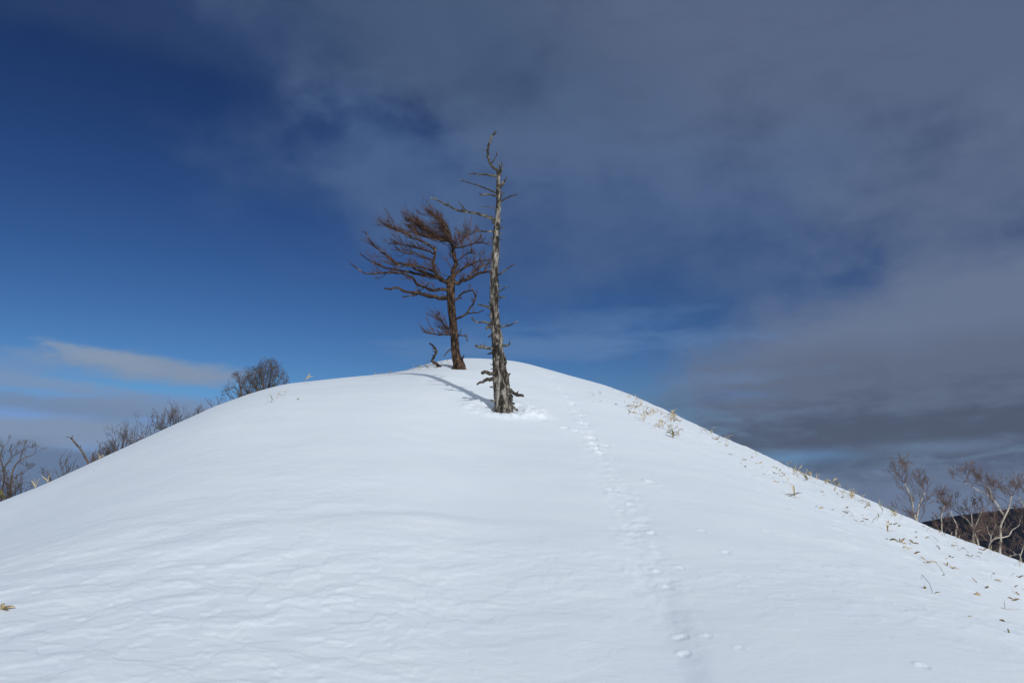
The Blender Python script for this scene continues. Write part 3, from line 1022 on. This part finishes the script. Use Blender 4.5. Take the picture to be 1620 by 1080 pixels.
def shrub(name, label, cat, px, py_top, Y, width_px, stems, seed, group=None, depth=4, mat=SHRUB, up=.2, ang=.5, lean=0.0, thin=1.0, kids=(2, 3), dome=False):
    """a bare shrub rooted in the ground at distance Y whose top reaches the row py_top"""
    rng = random.Random(seed)
    x = at(px, 600, Y).x
    base = Vector((x, Y, surf1(x, Y)))
    H = at(px, py_top, Y).z - base.z
    wid = width_px * Y / F / 2
    t_ = root(name, label, cat, base, group)
    a_, b_ = MB(), MB()
    tot = sum(.72 ** i for i in range(depth + 1))
    for i in range(stems):
        az = 2 * math.pi * (i + rng.random() * .6) / stems
        sp = wid / max(H, .3) * rng.uniform(.45, .95)
        d = Vector((math.cos(az) * sp + lean, math.sin(az) * sp * .8, 1))
        if dome:
            tilt = R(78) * math.sqrt((i + .5) / stems)
            az = i * 2.39996 + rng.random()
            d = Vector((math.cos(az) * math.sin(tilt) * wid / H * 1.0, math.sin(az) * math.sin(tilt) * wid / H, math.cos(tilt)))
        L = H / tot * 1.15 * rng.uniform(.85, 1.1)
        ramify(a_, base + Vector((math.cos(az) * .08, math.sin(az) * .08, -.1)), d, L, .022 * H / 2 * thin + .006, depth, rng, up, ang, .72, kids, b_, 3, .0038 * thin, 2)
    # fit the finished plant to its true height and width
    zs = [v.z for v in a_.v + b_.v]
    xs = [v.x for v in a_.v + b_.v]
    fz = H / (float(np.percentile(zs, 88 if dome else 98)) - base.z)
    fx = 2 * wid / float(np.percentile(xs, 93 if dome else 97) - np.percentile(xs, 7 if dome else 3))
    cx = x
    for v in a_.v + b_.v:
        v.z = base.z + (v.z - base.z) * fz if v.z > base.z else v.z
        v.x = cx + (v.x - cx) * fx
        v.y = Y + (v.y - Y) * fx
    if dome:                                     # grazed by the wind to one rounded outline
        for v in a_.v + b_.v:
            q = Vector(((v.x - cx) / wid, (v.y - Y) / wid, (v.z - base.z) / H))
            rho = q.length
            lim = .80 + .16 * float(perlin(q.x * 2.2 / max(rho, .1) + seed, q.z * 2.2 / max(rho, .1) + q.y))
            if rho > lim:
                f_ = (lim + .20 * math.tanh((rho - lim) / .35)) / rho
                v.x, v.y, v.z = cx + (v.x - cx) * f_, Y + (v.y - Y) * f_, base.z + (v.z - base.z) * f_
    a_.build('stems', mat, t_)
    b_.build('twigs', SHRUB, t_)['kind'] = 'stuff'
    return t_


SH = 'bare shrubs along the left skyline'
shrub('bare_shrub', 'large round leafless shrub, highest on the left skyline', 'shrub', 425, 564, 29, 78, 28, 31, SH, 5, up=.04, ang=.42, dome=True, thin=.75, kids=(2, 3))
shrub('bare_shrub', 'leafless spreading shrub tucked against the left of the large round shrub', 'shrub', 389, 579, 28, 76, 20, 32, SH, 5, up=.0, ang=.42, dome=True, thin=.7, kids=(2, 3))
shrub('bare_shrub', 'small dark leafless bush, right end of the low row on the left skyline', 'shrub', 316, 642, 26, 24, 6, 38, SH, 3, ang=.6, up=.05)
shrub('bare_shrub', 'wide low leafless shrub in the middle of the row on the left skyline', 'shrub', 282, 643, 26, 56, 14, 34, SH, 4, ang=.6, up=.03, kids=(2, 3))
shrub('bare_shrub', 'thin upright leafless shrub left of the wide low shrub', 'shrub', 246, 652, 26, 30, 5, 39, SH, 4, ang=.6, up=.05)
shrub('bare_shrub', 'bushy leafless shrub with a taller ragged right side on the left slope', 'shrub', 217, 665, 25, 38, 8, 35, SH, 4, ang=.6, up=.05)
shrub('bare_shrub', 'dense dark low bush hugging the snow edge on the left slope', 'shrub', 192, 682, 25, 54, 16, 36, SH, 4, ang=.6, up=.0)
shrub('bare_shrub', 'small leafless shrub just right of the leaning stick and straw tuft', 'shrub', 171, 704, 25, 28, 9, 40, SH, 4, ang=.6, up=.0)
shrub('bare_shrub', 'sparse grey shrub of thin upright stems, left of the leaning stick', 'shrub', 112, 722, 24, 40, 7, 37, SH, 3, ang=.5, up=.1)
shrub('thicket_shrub', 'tangled low thicket at the left edge beneath the leafless tree', 'shrub', 10, 744, 23.5, 110, 22, 42, 'low thicket at the left edge', 4, ang=.7, up=.0)
shrub('thicket_shrub', 'tangled low bush between the left edge thicket and the straw tuft', 'shrub', 46, 752, 23.5, 56, 14, 43, 'low thicket at the left edge', 4, ang=.7, up=.0)


def stick(label, pts, w0, w1, Y, seed, twig=()):
    rng = random.Random(seed)
    x = at(*pts[0], Y).x
    z = surf1(x, Y)
    P = [Vector((x, Y, z - .05))] + px_path(None, pts, Y, .2)
    mb = MB()
    P, rr = smooth_path(P, [w0 * Y / F / 2] * 2 + [(w0 + (w1 - w0) * i / (len(pts) - 1)) * Y / F / 2 for i in range(1, len(pts))], .08)
    mb.tube(P, rr, 7, .12, rng)
    for tp in twig:
        limb(mb, tp, 1.6, .6, Y + .1, .1, rng)
    o = mb.build('leaning_stick', SHRUB, None, origin=(x, Y, z))
    tag(o, label, 'stick', 'bare sticks on the left slope')


stick('long leaning dead stick on the left snow edge', [(140, 736), (134, 722), (128, 711), (120, 702), (112, 692)], 3.4, 2.6, 23, 3,
      [[(113, 693), (108, 691), (104, 692)], [(113, 693), (116, 688)], [(127, 710), (128, 704)], [(133, 720), (130, 716)]])
stick('short dark upright stick between the leaning stick and a straw tuft', [(144, 734), (146.5, 724), (147, 716)], 3.4, 1.4, 22.5, 4, [[(147, 720), (150, 714)]])

BI = 'birches beyond the right edge of the snow'


def birch(label, stems, tips, crown_top, crown_w, Y, seed, depth=4, name='birch_tree', cat='tree', fork=3, lenf=1.0, bark=None, twig=None, group='-'):
    """stems: (points in the photograph, width at foot, width at tip); the crown grows from the given stem tips"""
    rng = random.Random(seed)
    p0 = at(*stems[0][0][0], Y)
    g = surf1(p0.x, Y)
    base = Vector((p0.x, Y, g))
    t_ = root(name, label, cat, base, BI if group == '-' else group)
    tw = MB()
    for si, (pts, w0, w1) in enumerate(stems):
        mb = MB()
        P = px_path(None, pts, Y, rng.uniform(-.5, .5))
        if si == 0 or abs(pts[0][1] - stems[0][0][0][1]) < 6:
            b = at(*pts[0], Y)
            gz = surf1(b.x, Y)
            if gz < b.z:
                P = [Vector((b.x + .04, Y, gz - .15))] + P
        n = len(P)
        P, rr = smooth_path(P, [(w0 + (w1 - w0) * i / (n - 1)) * .88 * Y / F / 2 for i in range(n)], .10)
        mb.tube(P, rr, 7, .08, rng)
        mb.build('trunk', bark or BIRCHBARK, t_)
        tip, dr = P[-1], (P[-1] - P[-4 if len(P) > 4 else 0]).normalized()
        if tips:
            Lp = crown_w * 34 * Y / F * (1.0 if si == 0 else .8) * min(1.0, .5 + len(pts) / 8)
            for kk in range(fork):
                a = rng.uniform(0, 2 * math.pi)
                d = dr * .6 + Vector((math.cos(a) * .9, math.sin(a) * .8, .45))
                ramify(tw, tip, d, Lp * .52 * rng.uniform(.7, 1.2), rr[-1] * .6, depth, rng, .13, .42, .76, (2, 3), None, 4, .0034)
            m = len(P)
            for kk in range(int(fork * (2.4 if si == 0 else 1.0))):            # side branches lower on the stem
                i = rng.randrange(int(m * .5), m)
                a = rng.uniform(0, 2 * math.pi)
                d = Vector((math.cos(a), math.sin(a) * .8, .55))
                ramify(tw, P[i], d, Lp * .50 * rng.uniform(.7, 1.2), rr[i] * .32, depth, rng, .16, .42, .76, (2, 3), None, 4, .0034)
    if tw.v:
        tw.build('twigs', twig or BIRCHTWIG, t_)['kind'] = 'stuff'
    return t_


birch('bushy double stemmed birch farthest left on the right skyline',
      [([(1450, 826), (1445, 812), (1444, 798), (1441.7, 786), (1436, 774), (1431, 764)], 3.6, 1.6), ([(1451, 826), (1452, 812), (1453.5, 800), (1458, 790), (1463, 778)], 3.6, 1.6)],
      True, 753, .9, 27, 61, 4, fork=6)
birch('slim straight birch with a narrow brown crown, second from the left', [([(1490.5, 842), (1490, 828), (1489, 817), (1493, 804), (1495, 795)], 2.8, 1.3)], True, 775, .6, 28, 62, 4, fork=6)
birch('small crooked birch bent towards the slim straight birch', [([(1512, 850), (1514.5, 836), (1513, 828), (1508, 819), (1504, 808)], 2.8, 1.3)], True, 788, .6, 27, 63, 4, fork=4)
birch('wide birch with low V fork and dense reddish crown, middle of the row',
      [([(1541, 862), (1540, 846), (1541, 836), (1535, 828), (1529, 820), (1521, 815)], 3.6, 1.4), ([(1548, 862), (1544, 848), (1541, 838), (1547, 823), (1553, 808)], 3.4, 1.4),
       ([(1541, 838), (1538, 825), (1537, 812)], 2.6, 1.2), ([(1544, 840), (1552, 838), (1560, 834)], 2.2, 1.2)], True, 780, .8, 25, 64, 4, fork=4)
birch('tallest pale birch with a high V fork and airy crown, near the right edge',
      [([(1582.5, 882), (1582.5, 866), (1583.5, 850), (1582.5, 834), (1588, 820), (1594, 808), (1598, 796), (1600, 784)], 4.6, 2.0),
       ([(1590, 816), (1584, 809), (1579, 800), (1569, 787), (1557, 780), (1547, 775), (1536, 768), (1526, 764)], 3.2, 1.1),
       ([(1569, 787), (1567, 776), (1563, 769)], 2.0, 1.0),
       ([(1583, 849), (1574, 852), (1568, 857)], 2.4, 1.2), ([(1584, 850), (1596, 847), (1601, 838), (1612, 831), (1614, 820)], 2.6, 1.0)],
      True, 752, 1.0, 24, 65, 4, fork=4)
birch('small white many branched birch at the foot of the tallest birch', [([(1565, 872), (1567, 858), (1568, 847), (1572, 838), (1576, 830)], 3.0, 1.2), ([(1567, 856), (1574, 850), (1581, 846)], 2.0, 1.0), ([(1567.5, 848), (1563, 840), (1562, 832)], 1.8, .9)],
      True, 812, .7, 24, 66, 3, fork=3)
birch('birch cut off by the right edge of the picture, its crown reaching in', [([(1640, 880), (1636, 850), (1630, 815), (1626, 790)], 4.0, 2.0), ([(1632, 825), (1622, 805), (1612, 785)], 2.6, 1.2)], True, 748, .9, 24, 67, 4, fork=3)
birch('low dead looking shrub with pale crooked branches at the right edge', [([(1616, 893), (1615, 884), (1613, 876), (1606, 877), (1597, 880)], 2.6, 1.2), ([(1614, 880), (1618, 868), (1621, 858)], 2.0, .9), ([(1607, 877), (1603, 872)], 1.4, .8)],
      True, 860, .8, 20, 68, 3, 'low_shrub', 'shrub', 2)
birch('many stemmed leafless tree at the left edge above a thicket',
      [([(5, 768), (6.7, 752), (3.3, 735.5), (1, 722), (4, 708)], 3.4, 1.6), ([(17, 768), (19, 749), (25.5, 734), (32, 727), (33.5, 719), (37, 711)], 3.6, 1.5),
       ([(6, 750), (8, 738), (14, 730), (19, 722), (18, 714)], 2.4, 1.2), ([(23, 757), (30, 749), (38, 747), (43, 743)], 2.2, 1.0), ([(32, 728), (42, 722.5), (49, 720.5), (56, 716)], 2.0, .9),
       ([(-8, 768), (-10, 750), (-14, 735), (-12, 718)], 3.2, 1.5)],
      True, 690, .55, 26, 91, 3, 'bare_tree', 'tree', 3, 1.0, SHRUB, SHRUB, None)
birch('thin forked bare sapling alone on the snow edge below the round shrubs',
      [([(338, 648), (335, 641.5), (331, 638), (328, 634)], 1.8, .9), ([(345, 647), (346, 637), (342.5, 628)], 1.8, .8), ([(345.8, 639), (350, 633)], 1.4, .7)],
      True, 625, .16, 27, 92, 2, 'bare_sapling', 'sapling', 2, 1.0, SHRUB, SHRUB, SH)
# thinner trees farther down the slope behind them
for i, (px_, top_, Y_, w_, sd_) in enumerate([(1606, 822, 38, 24, 76), (1619, 848, 30, 30, 77), (1597, 860, 29, 18, 78)]):
    shrub('bare_tree', 'thin brown leafless tree on the slope below, seen between the pale birches', 'tree', px_, top_, Y_, w_, 4, sd_, 'thin trees behind the birches', 3, LARCHLIMB, .25, .42, 0, .9)


# ------------------------------------------------------------------ dwarf bamboo leaves poking out of the snow
def leaf(mb, base, yaw, pitch, L, Wd, curl, fold, roll=0.0, segs=6):
    """a narrow folded blade that starts at base and bends by curl along its length"""
    fw = Vector((math.cos(yaw), math.sin(yaw), 0))
    sd = Vector((-math.sin(yaw), math.cos(yaw), 0))
    b0 = len(mb.v)
    p = Vector(base)
    a = pitch
    for i in range(segs + 1):
        t_ = i / segs
        w = Wd * (math.sin(math.pi * min(1, t_ * .93 + .07)) ** .7) * (1 - .25 * t_) / 2 + .0008
        up = Vector((0, 0, 1)) * math.cos(a) - fw * math.sin(a)
        s_ = sd * math.cos(roll) + up * math.sin(roll)
        u_ = up * math.cos(roll) - sd * math.sin(roll)
        for off, h in ((-w, fold * w), (0, 0), (w, fold * w)):
            mb.v.append(p + s_ * off + u_ * h)
        for off, h in ((w, fold * w), (0, 0), (-w, fold * w)):
            mb.v.append(p + s_ * off + u_ * (h - .0016))
        p = p + (fw * math.cos(a) + Vector((0, 0, 1)) * math.sin(a)) * L / segs
        a -= curl / segs
    for i in range(segs):
        q = b0 + i * 6
        for k_ in range(6):
            mb.f.append((q + k_, q + (k_ + 1) % 6, q + 6 + (k_ + 1) % 6, q + 6 + k_))
    mb.f.append(tuple(b0 + k_ for k_ in range(6))[::-1])
    mb.f.append(tuple(b0 + segs * 6 + k_ for k_ in range(6)))


def tuft_mesh(kind, seed):
    rng = random.Random(seed)
    mb = MB()
    if kind == 'upright':
        mb.tube([(0, 0, -.06), (.004, 0, .02), (.008, .003, .045)], [.003, .0028, .002], 5)
        for i in range(rng.randint(2, 5)):
            leaf(mb, (.006, .002, rng.uniform(.005, .04)), rng.uniform(0, 6.28), rng.uniform(.6, 1.5), rng.uniform(.10, .20), rng.uniform(.016, .030), rng.uniform(-.1, .7), .35, rng.uniform(-1.4, 1.4))
    elif kind == 'flat':
        y0 = rng.uniform(0, 6.28)
        for i in range(rng.randint(1, 3)):
            leaf(mb, (0, 0, -.005), y0 + rng.uniform(-.9, .9), rng.uniform(.1, .7), rng.uniform(.06, .16), rng.uniform(.011, .024), rng.uniform(-.2, .6), .4, rng.uniform(-1.4, 1.4))
    elif kind == 'curled':
        leaf(mb, (0, 0, -.01), rng.uniform(0, 6.28), rng.uniform(.6, 1.2), rng.uniform(.08, .14), rng.uniform(.026, .042), rng.uniform(1.2, 2.2), .7, rng.uniform(-1.2, 1.2))
        leaf(mb, (.01, 0, -.01), rng.uniform(0, 6.28), rng.uniform(.2, .9), rng.uniform(.06, .12), rng.uniform(.018, .03), rng.uniform(.2, 1.4), .7, rng.uniform(-1.2, 1.2))
    else:                                        # a bent stem with a leaf or two
        h = rng.uniform(.06, .16)
        a = rng.uniform(0, 6.28)
        e = rng.uniform(.03, .10)
        mb.tube([(0, 0, -.05), (.4 * e * math.cos(a), .4 * e * math.sin(a), h * .5), (e * math.cos(a), e * math.sin(a), h)], [.003, .0026, .0016], 5)
        for i in range(rng.randint(1, 3)):
            f_ = rng.uniform(.4, 1)
            leaf(mb, (e * f_ * math.cos(a), e * f_ * math.sin(a), h * f_), a + rng.uniform(-1.8, 1.8), rng.uniform(-.3, 1.2), rng.uniform(.08, .17), rng.uniform(.014, .028), rng.uniform(-.1, .8), .35, rng.uniform(-1.2, 1.2))
    return mb


PROTO = {}
for kind_ in ('upright', 'flat', 'curled', 'stem'):
    PROTO[kind_] = []
    for q_ in range(5):
        mb_ = tuft_mesh(kind_, 100 + q_ * 7 + len(kind_))
        me_ = bpy.data.meshes.new('bamboo_grass')
        me_.from_pydata([tuple(v) for v in mb_.v], [], mb_.f)
        me_.materials.append(OLIVE if q_ == 4 else (RUSSET if q_ == 3 and kind_ != 'upright' else STRAW))
        me_.polygons.foreach_set('use_smooth', [True] * len(me_.polygons))
        PROTO[kind_].append(me_)


def tuft(px, py, kind, label, group, rng, size=1.0, var=None, rot=None):
    g = on_snow(px, py)
    if math.hypot(g.x, g.y) > 34:
        return None
    me = PROTO[kind][rng.randrange(5) if var is None else var]
    o = bpy.data.objects.new('bamboo_grass', me)
    C.objects.link(o)
    o.location = g
    o.rotation_euler = (rng.uniform(-.25, .25), rng.uniform(-.25, .25), rng.uniform(0, 6.28) if rot is None else rot)
    o.scale = (size,) * 3
    tag(o, label, 'grass tuft', group)
    return o


def sil_row(px):
    return float(np.interp(px, [p[0] for p in SIL], [p[1] for p in SIL]))


grng = random.Random(77)
# (label, group, count, x range, depth below the skyline in rows, kinds, size)
FIELDS = [
    ('small dry bamboo grass tip in the sparse scatter just below the upper right skyline', 'bamboo grass near the hilltop', 16, (935, 1000), (3, 34), ('flat', 'curled', 'stem'), .85),
    ('straw coloured bamboo grass tip in the dense patch on the upper right slope', 'bamboo grass in the dense patch', 74, (992, 1076), (6, 36), ('flat', 'curled', 'upright', 'stem'), .95),
    ('tall dry bamboo grass breaking the skyline above the dense patch', 'bamboo grass on the skyline above the patch', 9, (1052, 1074), (1, 10), ('upright', 'stem'), 1.25),
    ('dry bamboo grass in the strip of tufts on the skyline right of the dense patch', 'bamboo grass strip right of the patch', 22, (1102, 1152), (1, 12), ('flat', 'upright', 'stem'), 1.0),
    ('tiny dry bamboo grass tip in the dotted line halfway down the right slope', 'bamboo grass halfway down the slope', 30, (1140, 1262), (8, 34), ('flat', 'curled', 'stem'), .8),
    ('dry bamboo grass fringing the skyline between the dotted line and the birches', 'bamboo grass fringe before the birches', 58, (1240, 1420), (0, 12), ('upright', 'stem', 'flat'), .95),
    ('dry bamboo grass leaf scattered below the skyline fringe before the birches', 'scattered leaves before the birches', 26, (1290, 1440), (12, 48), ('flat', 'curled', 'stem'), .85),
    ('dry bamboo grass leaf lying on the lower right snow below the birches', 'scattered leaves below the birches', 48, (1400, 1618), (6, 70), ('flat', 'curled', 'flat', 'stem'), .8),
    ('brown bamboo grass growing on the snow edge under the birches', 'bamboo grass under the birches', 30, (1440, 1618), (-1, 8), ('upright', 'stem', 'flat', 'curled'), .55),
]
for lab_, grp_, n_, (x0_, x1_), (d0_, d1_), kinds_, sz_ in FIELDS:
    for i_ in range(n_):
        x_ = grng.uniform(x0_, x1_)
        tuft(x_, sil_row(x_) + d0_ + (d1_ - d0_) * grng.random() ** 1.2, grng.choice(kinds_), lab_, grp_, grng, sz_ * grng.uniform(.7, 1.25))


def big_tuft(px, py, label, seed, leaves, stem=None, mat=STRAW, scale=1.0):
    """a tuft near enough to show its parts: leaves (yaw, pitch, length, width, curl, roll, mat) and a stem"""
    rng = random.Random(seed)
    g = on_snow(px, py)
    t_ = root('bamboo_grass', label, 'grass tuft', g)
    top = Vector((0, 0, 0))
    if stem:
        mb = MB()
        P = [Vector((0, 0, -.06))] + [Vector(s) * scale for s in stem]
        mb.tube(P, [.0022 * scale] * (len(P) - 1) + [.0014 * scale], 6)
        mb.v = [v + g for v in mb.v]
        mb.build('stem', SHRUB, t_)
        top = P[-1]
    for yaw, pitch, L, Wd, curl, roll, m_, h in leaves:
        mb = MB()
        leaf(mb, g + top * h, yaw, pitch, L * scale, Wd * scale, curl, .35, roll, 8)
        mb.build('leaf', m_, t_)
    return t_


PI = math.pi
big_tuft(1257, 787, 'dark olive bamboo tuft with two upright leaves, alone on the open right slope', 1,
         [(1.7, 1.45, .20, .03, .3, .3, STRAW, .5), (1.2, 1.3, .19, .03, .3, -.4, OLIVE, .5), (PI, .35, .17, .04, .8, .3, OLIVE, .6), (2.9, .1, .14, .035, .6, -.3, OLIVE, .5), (.2, .6, .15, .034, .9, .4, OLIVE, .6), (-.9, -.1, .13, .02, .2, 0, STRAW, .2)],
         [(.005, 0, .05), (.0, 0, .08)])
big_tuft(1065, 692, 'dark clump of bamboo leaves at the lower right corner of the dense patch', 2,
         [(1.6, 1.2, .20, .05, .9, .4, OLIVE, .5), (.8, .9, .2, .05, 1.2, -.3, OLIVE, .6), (2.6, 1.0, .18, .05, 1.2, .5, OLIVE, .4), (-1.2, .3, .17, .05, .9, 0, STRAW, .3), (-2.0, .7, .16, .04, 1.4, .4, STRAW, .2), (.1, .5, .15, .04, 1.0, .4, OLIVE, .5)],
         [(.004, 0, .05), (.0, 0, .09)], scale=1.15)
big_tuft(4, 966, 'pale broad bamboo leaves poking from the snow at the left edge', 3,
         [(.1, .55, .10, .032, .9, .5, STRAW, .3), (2.2, .8, .10, .035, .9, -.4, STRAW, .3), (-.6, .3, .09, .03, .5, .2, OLIVE, .2), (3.3, .4, .10, .035, .5, .2, STRAW, .3), (.6, .9, .06, .022, 1.6, .8, RUSSET, .2)], scale=.9)
big_tuft(1404, 840, 'broad upright straw leaf leaning left on the slope before the birches', 4,
         [(1.1, 1.1, .17, .04, .2, .9, STRAW, .2), (.5, 1.25, .14, .03, .5, -.5, STRAW, .2), (.1, .2, .14, .02, .3, .2, STRAW, .1)])
big_tuft(1425, 858, 'forked pair of straw leaves standing on the slope before the birches', 5,
         [(.5, .7, .14, .03, .4, .4, STRAW, 0), (1.3, .9, .1, .03, .5, -.5, STRAW, 0), (.2, .1, .11, .03, .3, 0, STRAW, 0)])
big_tuft(1447, 874, 'long flat brown leaf on a thin stem pointing down left', 6,
         [(.55, .32, .14, .035, .3, .4, RUSSET, 0)], [(-.05, -.03, .01), (-.11, -.07, .002)])
big_tuft(1466, 891, 'spidery spread of narrow dry leaves below the birches', 7,
         [(PI, .2, .10, .02, .5, .4, STRAW, 0), (2.4, .5, .08, .02, .7, .3, RUSSET, 0), (.1, .25, .15, .022, .4, .2, STRAW, 0), (.7, .6, .13, .022, 1.4, .4, STRAW, 0), (.3, .5, .18, .022, 1.2, -.3, STRAW, 0)])
big_tuft(1506, 898, 'star shaped tuft of five straw leaves below the tall birch', 8,
         [(1.5, .9, .09, .024, .8, .3, STRAW, 0), (.4, .3, .11, .026, .6, .3, STRAW, 0), (2.8, .3, .1, .03, .7, .2, OLIVE, 0), (-.6, .1, .1, .026, .4, 0, STRAW, 0), (-1.4, .2, .09, .024, .4, 0, STRAW, 0)])
big_tuft(1462, 928, 'short curled olive leaf beside a long thin fallen stem', 9, [(.9, .5, .085, .028, 1.0, .7, OLIVE, 0), (2.9, .2, .04, .014, .4, 0, STRAW, 0)])
big_tuft(1478, 936, 'thin bent grass stem ending in a small olive leaf', 10, [(-.9, .6, .055, .024, .8, .3, OLIVE, 0)], [(-.01, .05, .09), (-.035, .12, .16), (-.10, .02, .13)])
big_tuft(1546, 940, 'crumpled straw leaf standing alone on the lower right snow', 11,
         [(PI, .3, .07, .035, 1.0, .5, STRAW, 0), (.8, 1.0, .07, .035, 1.6, .5, STRAW, 0), (2.0, .6, .06, .035, 1.4, -.4, RUSSET, 0), (.2, .3, .06, .02, .6, .2, STRAW, 0)])
big_tuft(1561, 931, 'narrow brown leaf right of the crumpled straw leaf', 12, [(.8, .5, .07, .02, .3, .6, OLIVE, 0)])
big_tuft(1577, 918, 'curled tangle of grey brown leaves on the lower right snow', 13,
         [(1.2, .8, .07, .03, 2.0, .3, RUSSET, 0), (2.6, .5, .07, .028, 1.6, .5, STRAW, 0), (.3, .5, .08, .028, 1.8, -.5, STRAW, 0), (-.8, .2, .07, .02, .6, .2, STRAW, 0)])
big_tuft(1612, 942, 'rust coloured curled leaf near the right edge', 14, [(1.4, .9, .09, .035, 1.4, .8, RUSSET, 0), (2.8, .4, .06, .03, 1.4, .3, STRAW, 0), (2.2, 1.0, .10, .012, 1.2, 0, STRAW, 0)])
big_tuft(1590, 962, 'grey stick and stem tangle with one upright twig near the right edge', 15,
         [(PI - .2, .15, .09, .022, .3, .2, STRAW, 0), (2.6, .4, .07, .02, .5, .3, OLIVE, 0), (-.2, .1, .13, .010, .2, 0, STRAW, 0)], [(.0, 0, .05), (.005, .0, .085)])
big_tuft(1589, 981, 'single broad half buried tan leaf, lowest of the broad leaves near the right edge', 16, [(PI - .1, .55, .062, .036, 1.3, .5, OLIVE, 0)])
big_tuft(1531, 972, 'tiny yellow leaf lying flat in the open lower right snow', 17, [(-.2, .15, .035, .012, .3, .3, STRAW, 0)])
big_tuft(1596, 1000, 'small bent twig, lowest plant in the right corner', 18, [(2.9, .2, .07, .008, .3, 0, STRAW, 0), (1.2, 1.1, .045, .014, .6, .4, OLIVE, 0)])
big_tuft(1491, 909, 'tiny rust leaf between the spidery spread and the star shaped tuft', 19, [(.3, .3, .05, .014, .4, .3, RUSSET, 0)])

# left side
for px_, py_, kind_, lab_, sz_, var_ in [
    (156, 724, 'upright', 'bright straw bamboo tuft on the skyline beside the leaning stick', 1.2, 0),
    (77, 757, 'upright', 'pale tall straw tuft on the left snow edge below the leaning stick', 1.3, 1),
    (56, 770, 'upright', 'orange straw tuft at the right end of the left edge thicket', 1.2, 1),
    (6, 790, 'upright', 'yellow green bamboo tuft under the thicket at the left edge', 1.7, 4),
    (150, 745, 'flat', 'tiny dark leaf alone on the snow below the leaning stick', .6, 4),
    (428, 637, 'stem', 'low green tuft, left one of the short row under the round shrub', 1.3, 4),
    (438, 631, 'stem', 'thin upright straw tuft in the middle of the short row under the round shrub', 1.4, 2),
    (450, 626, 'stem', 'tiny straw tip, right end of the short row under the round shrub', .9, 0),
    (473, 632, 'flat', 'dark fallen twig on the snow right of the short row of tufts', 1.0, 4),
    (479, 608, 'stem', 'thin pale stem crossing the skyline right of the round shrub', 1.7, 1),
]:
    tuft(px_, py_, kind_, lab_, None, grng, sz_, var_)
for i_ in range(12):
    tuft(grng.uniform(594, 626), sil_row(610) + grng.uniform(-3, 2), grng.choice(('stem', 'upright')), 'tiny dark twig tip in the row on the skyline left of the snag', 'twig tips left of the snag', grng, .6)
for i_ in range(34):
    x_ = grng.uniform(650, 718)
    tuft(x_, np.interp(x_, [650, 690, 718], [581, 575, 574]) + grng.uniform(-1, 6), grng.choice(('flat', 'curled', 'stem')), 'dry straw tip in the scatter on the hilltop around the snag and larch foot', 'straw tips on the hilltop', grng, .8)


# ------------------------------------------------------------------ cold winter air over the valley
HAZE_DENSITY = 0.000012
hm = bpy.data.materials.new("haze")
hm.use_nodes = True
hm.node_tree.nodes.clear()
pv = nd(hm.node_tree, 'ShaderNodeVolumePrincipled')
pv.inputs['Color'].default_value = (0.80, 0.88, 1.0, 1)
pv.inputs['Density'].default_value = HAZE_DENSITY
pv.inputs['Anisotropy'].default_value = 0.2
ho = nd(hm.node_tree, 'ShaderNodeOutputMaterial')
hm.node_tree.links.new(pv.outputs[0], ho.inputs['Volume'])
hb = MB()
for z_ in (-290, 150):
    for x_, y_ in ((-9600, -9600), (9600, -9600), (9600, 9600), (-9600, 9600)):
        hb.v.append(Vector((x_, y_, z_)))
hb.f = [(3, 2, 1, 0), (4, 5, 6, 7), (0, 1, 5, 4), (1, 2, 6, 5), (2, 3, 7, 6), (3, 0, 4, 7)]
hz = hb.build('haze', hm, None, smooth=False)
hz['kind'] = 'stuff'
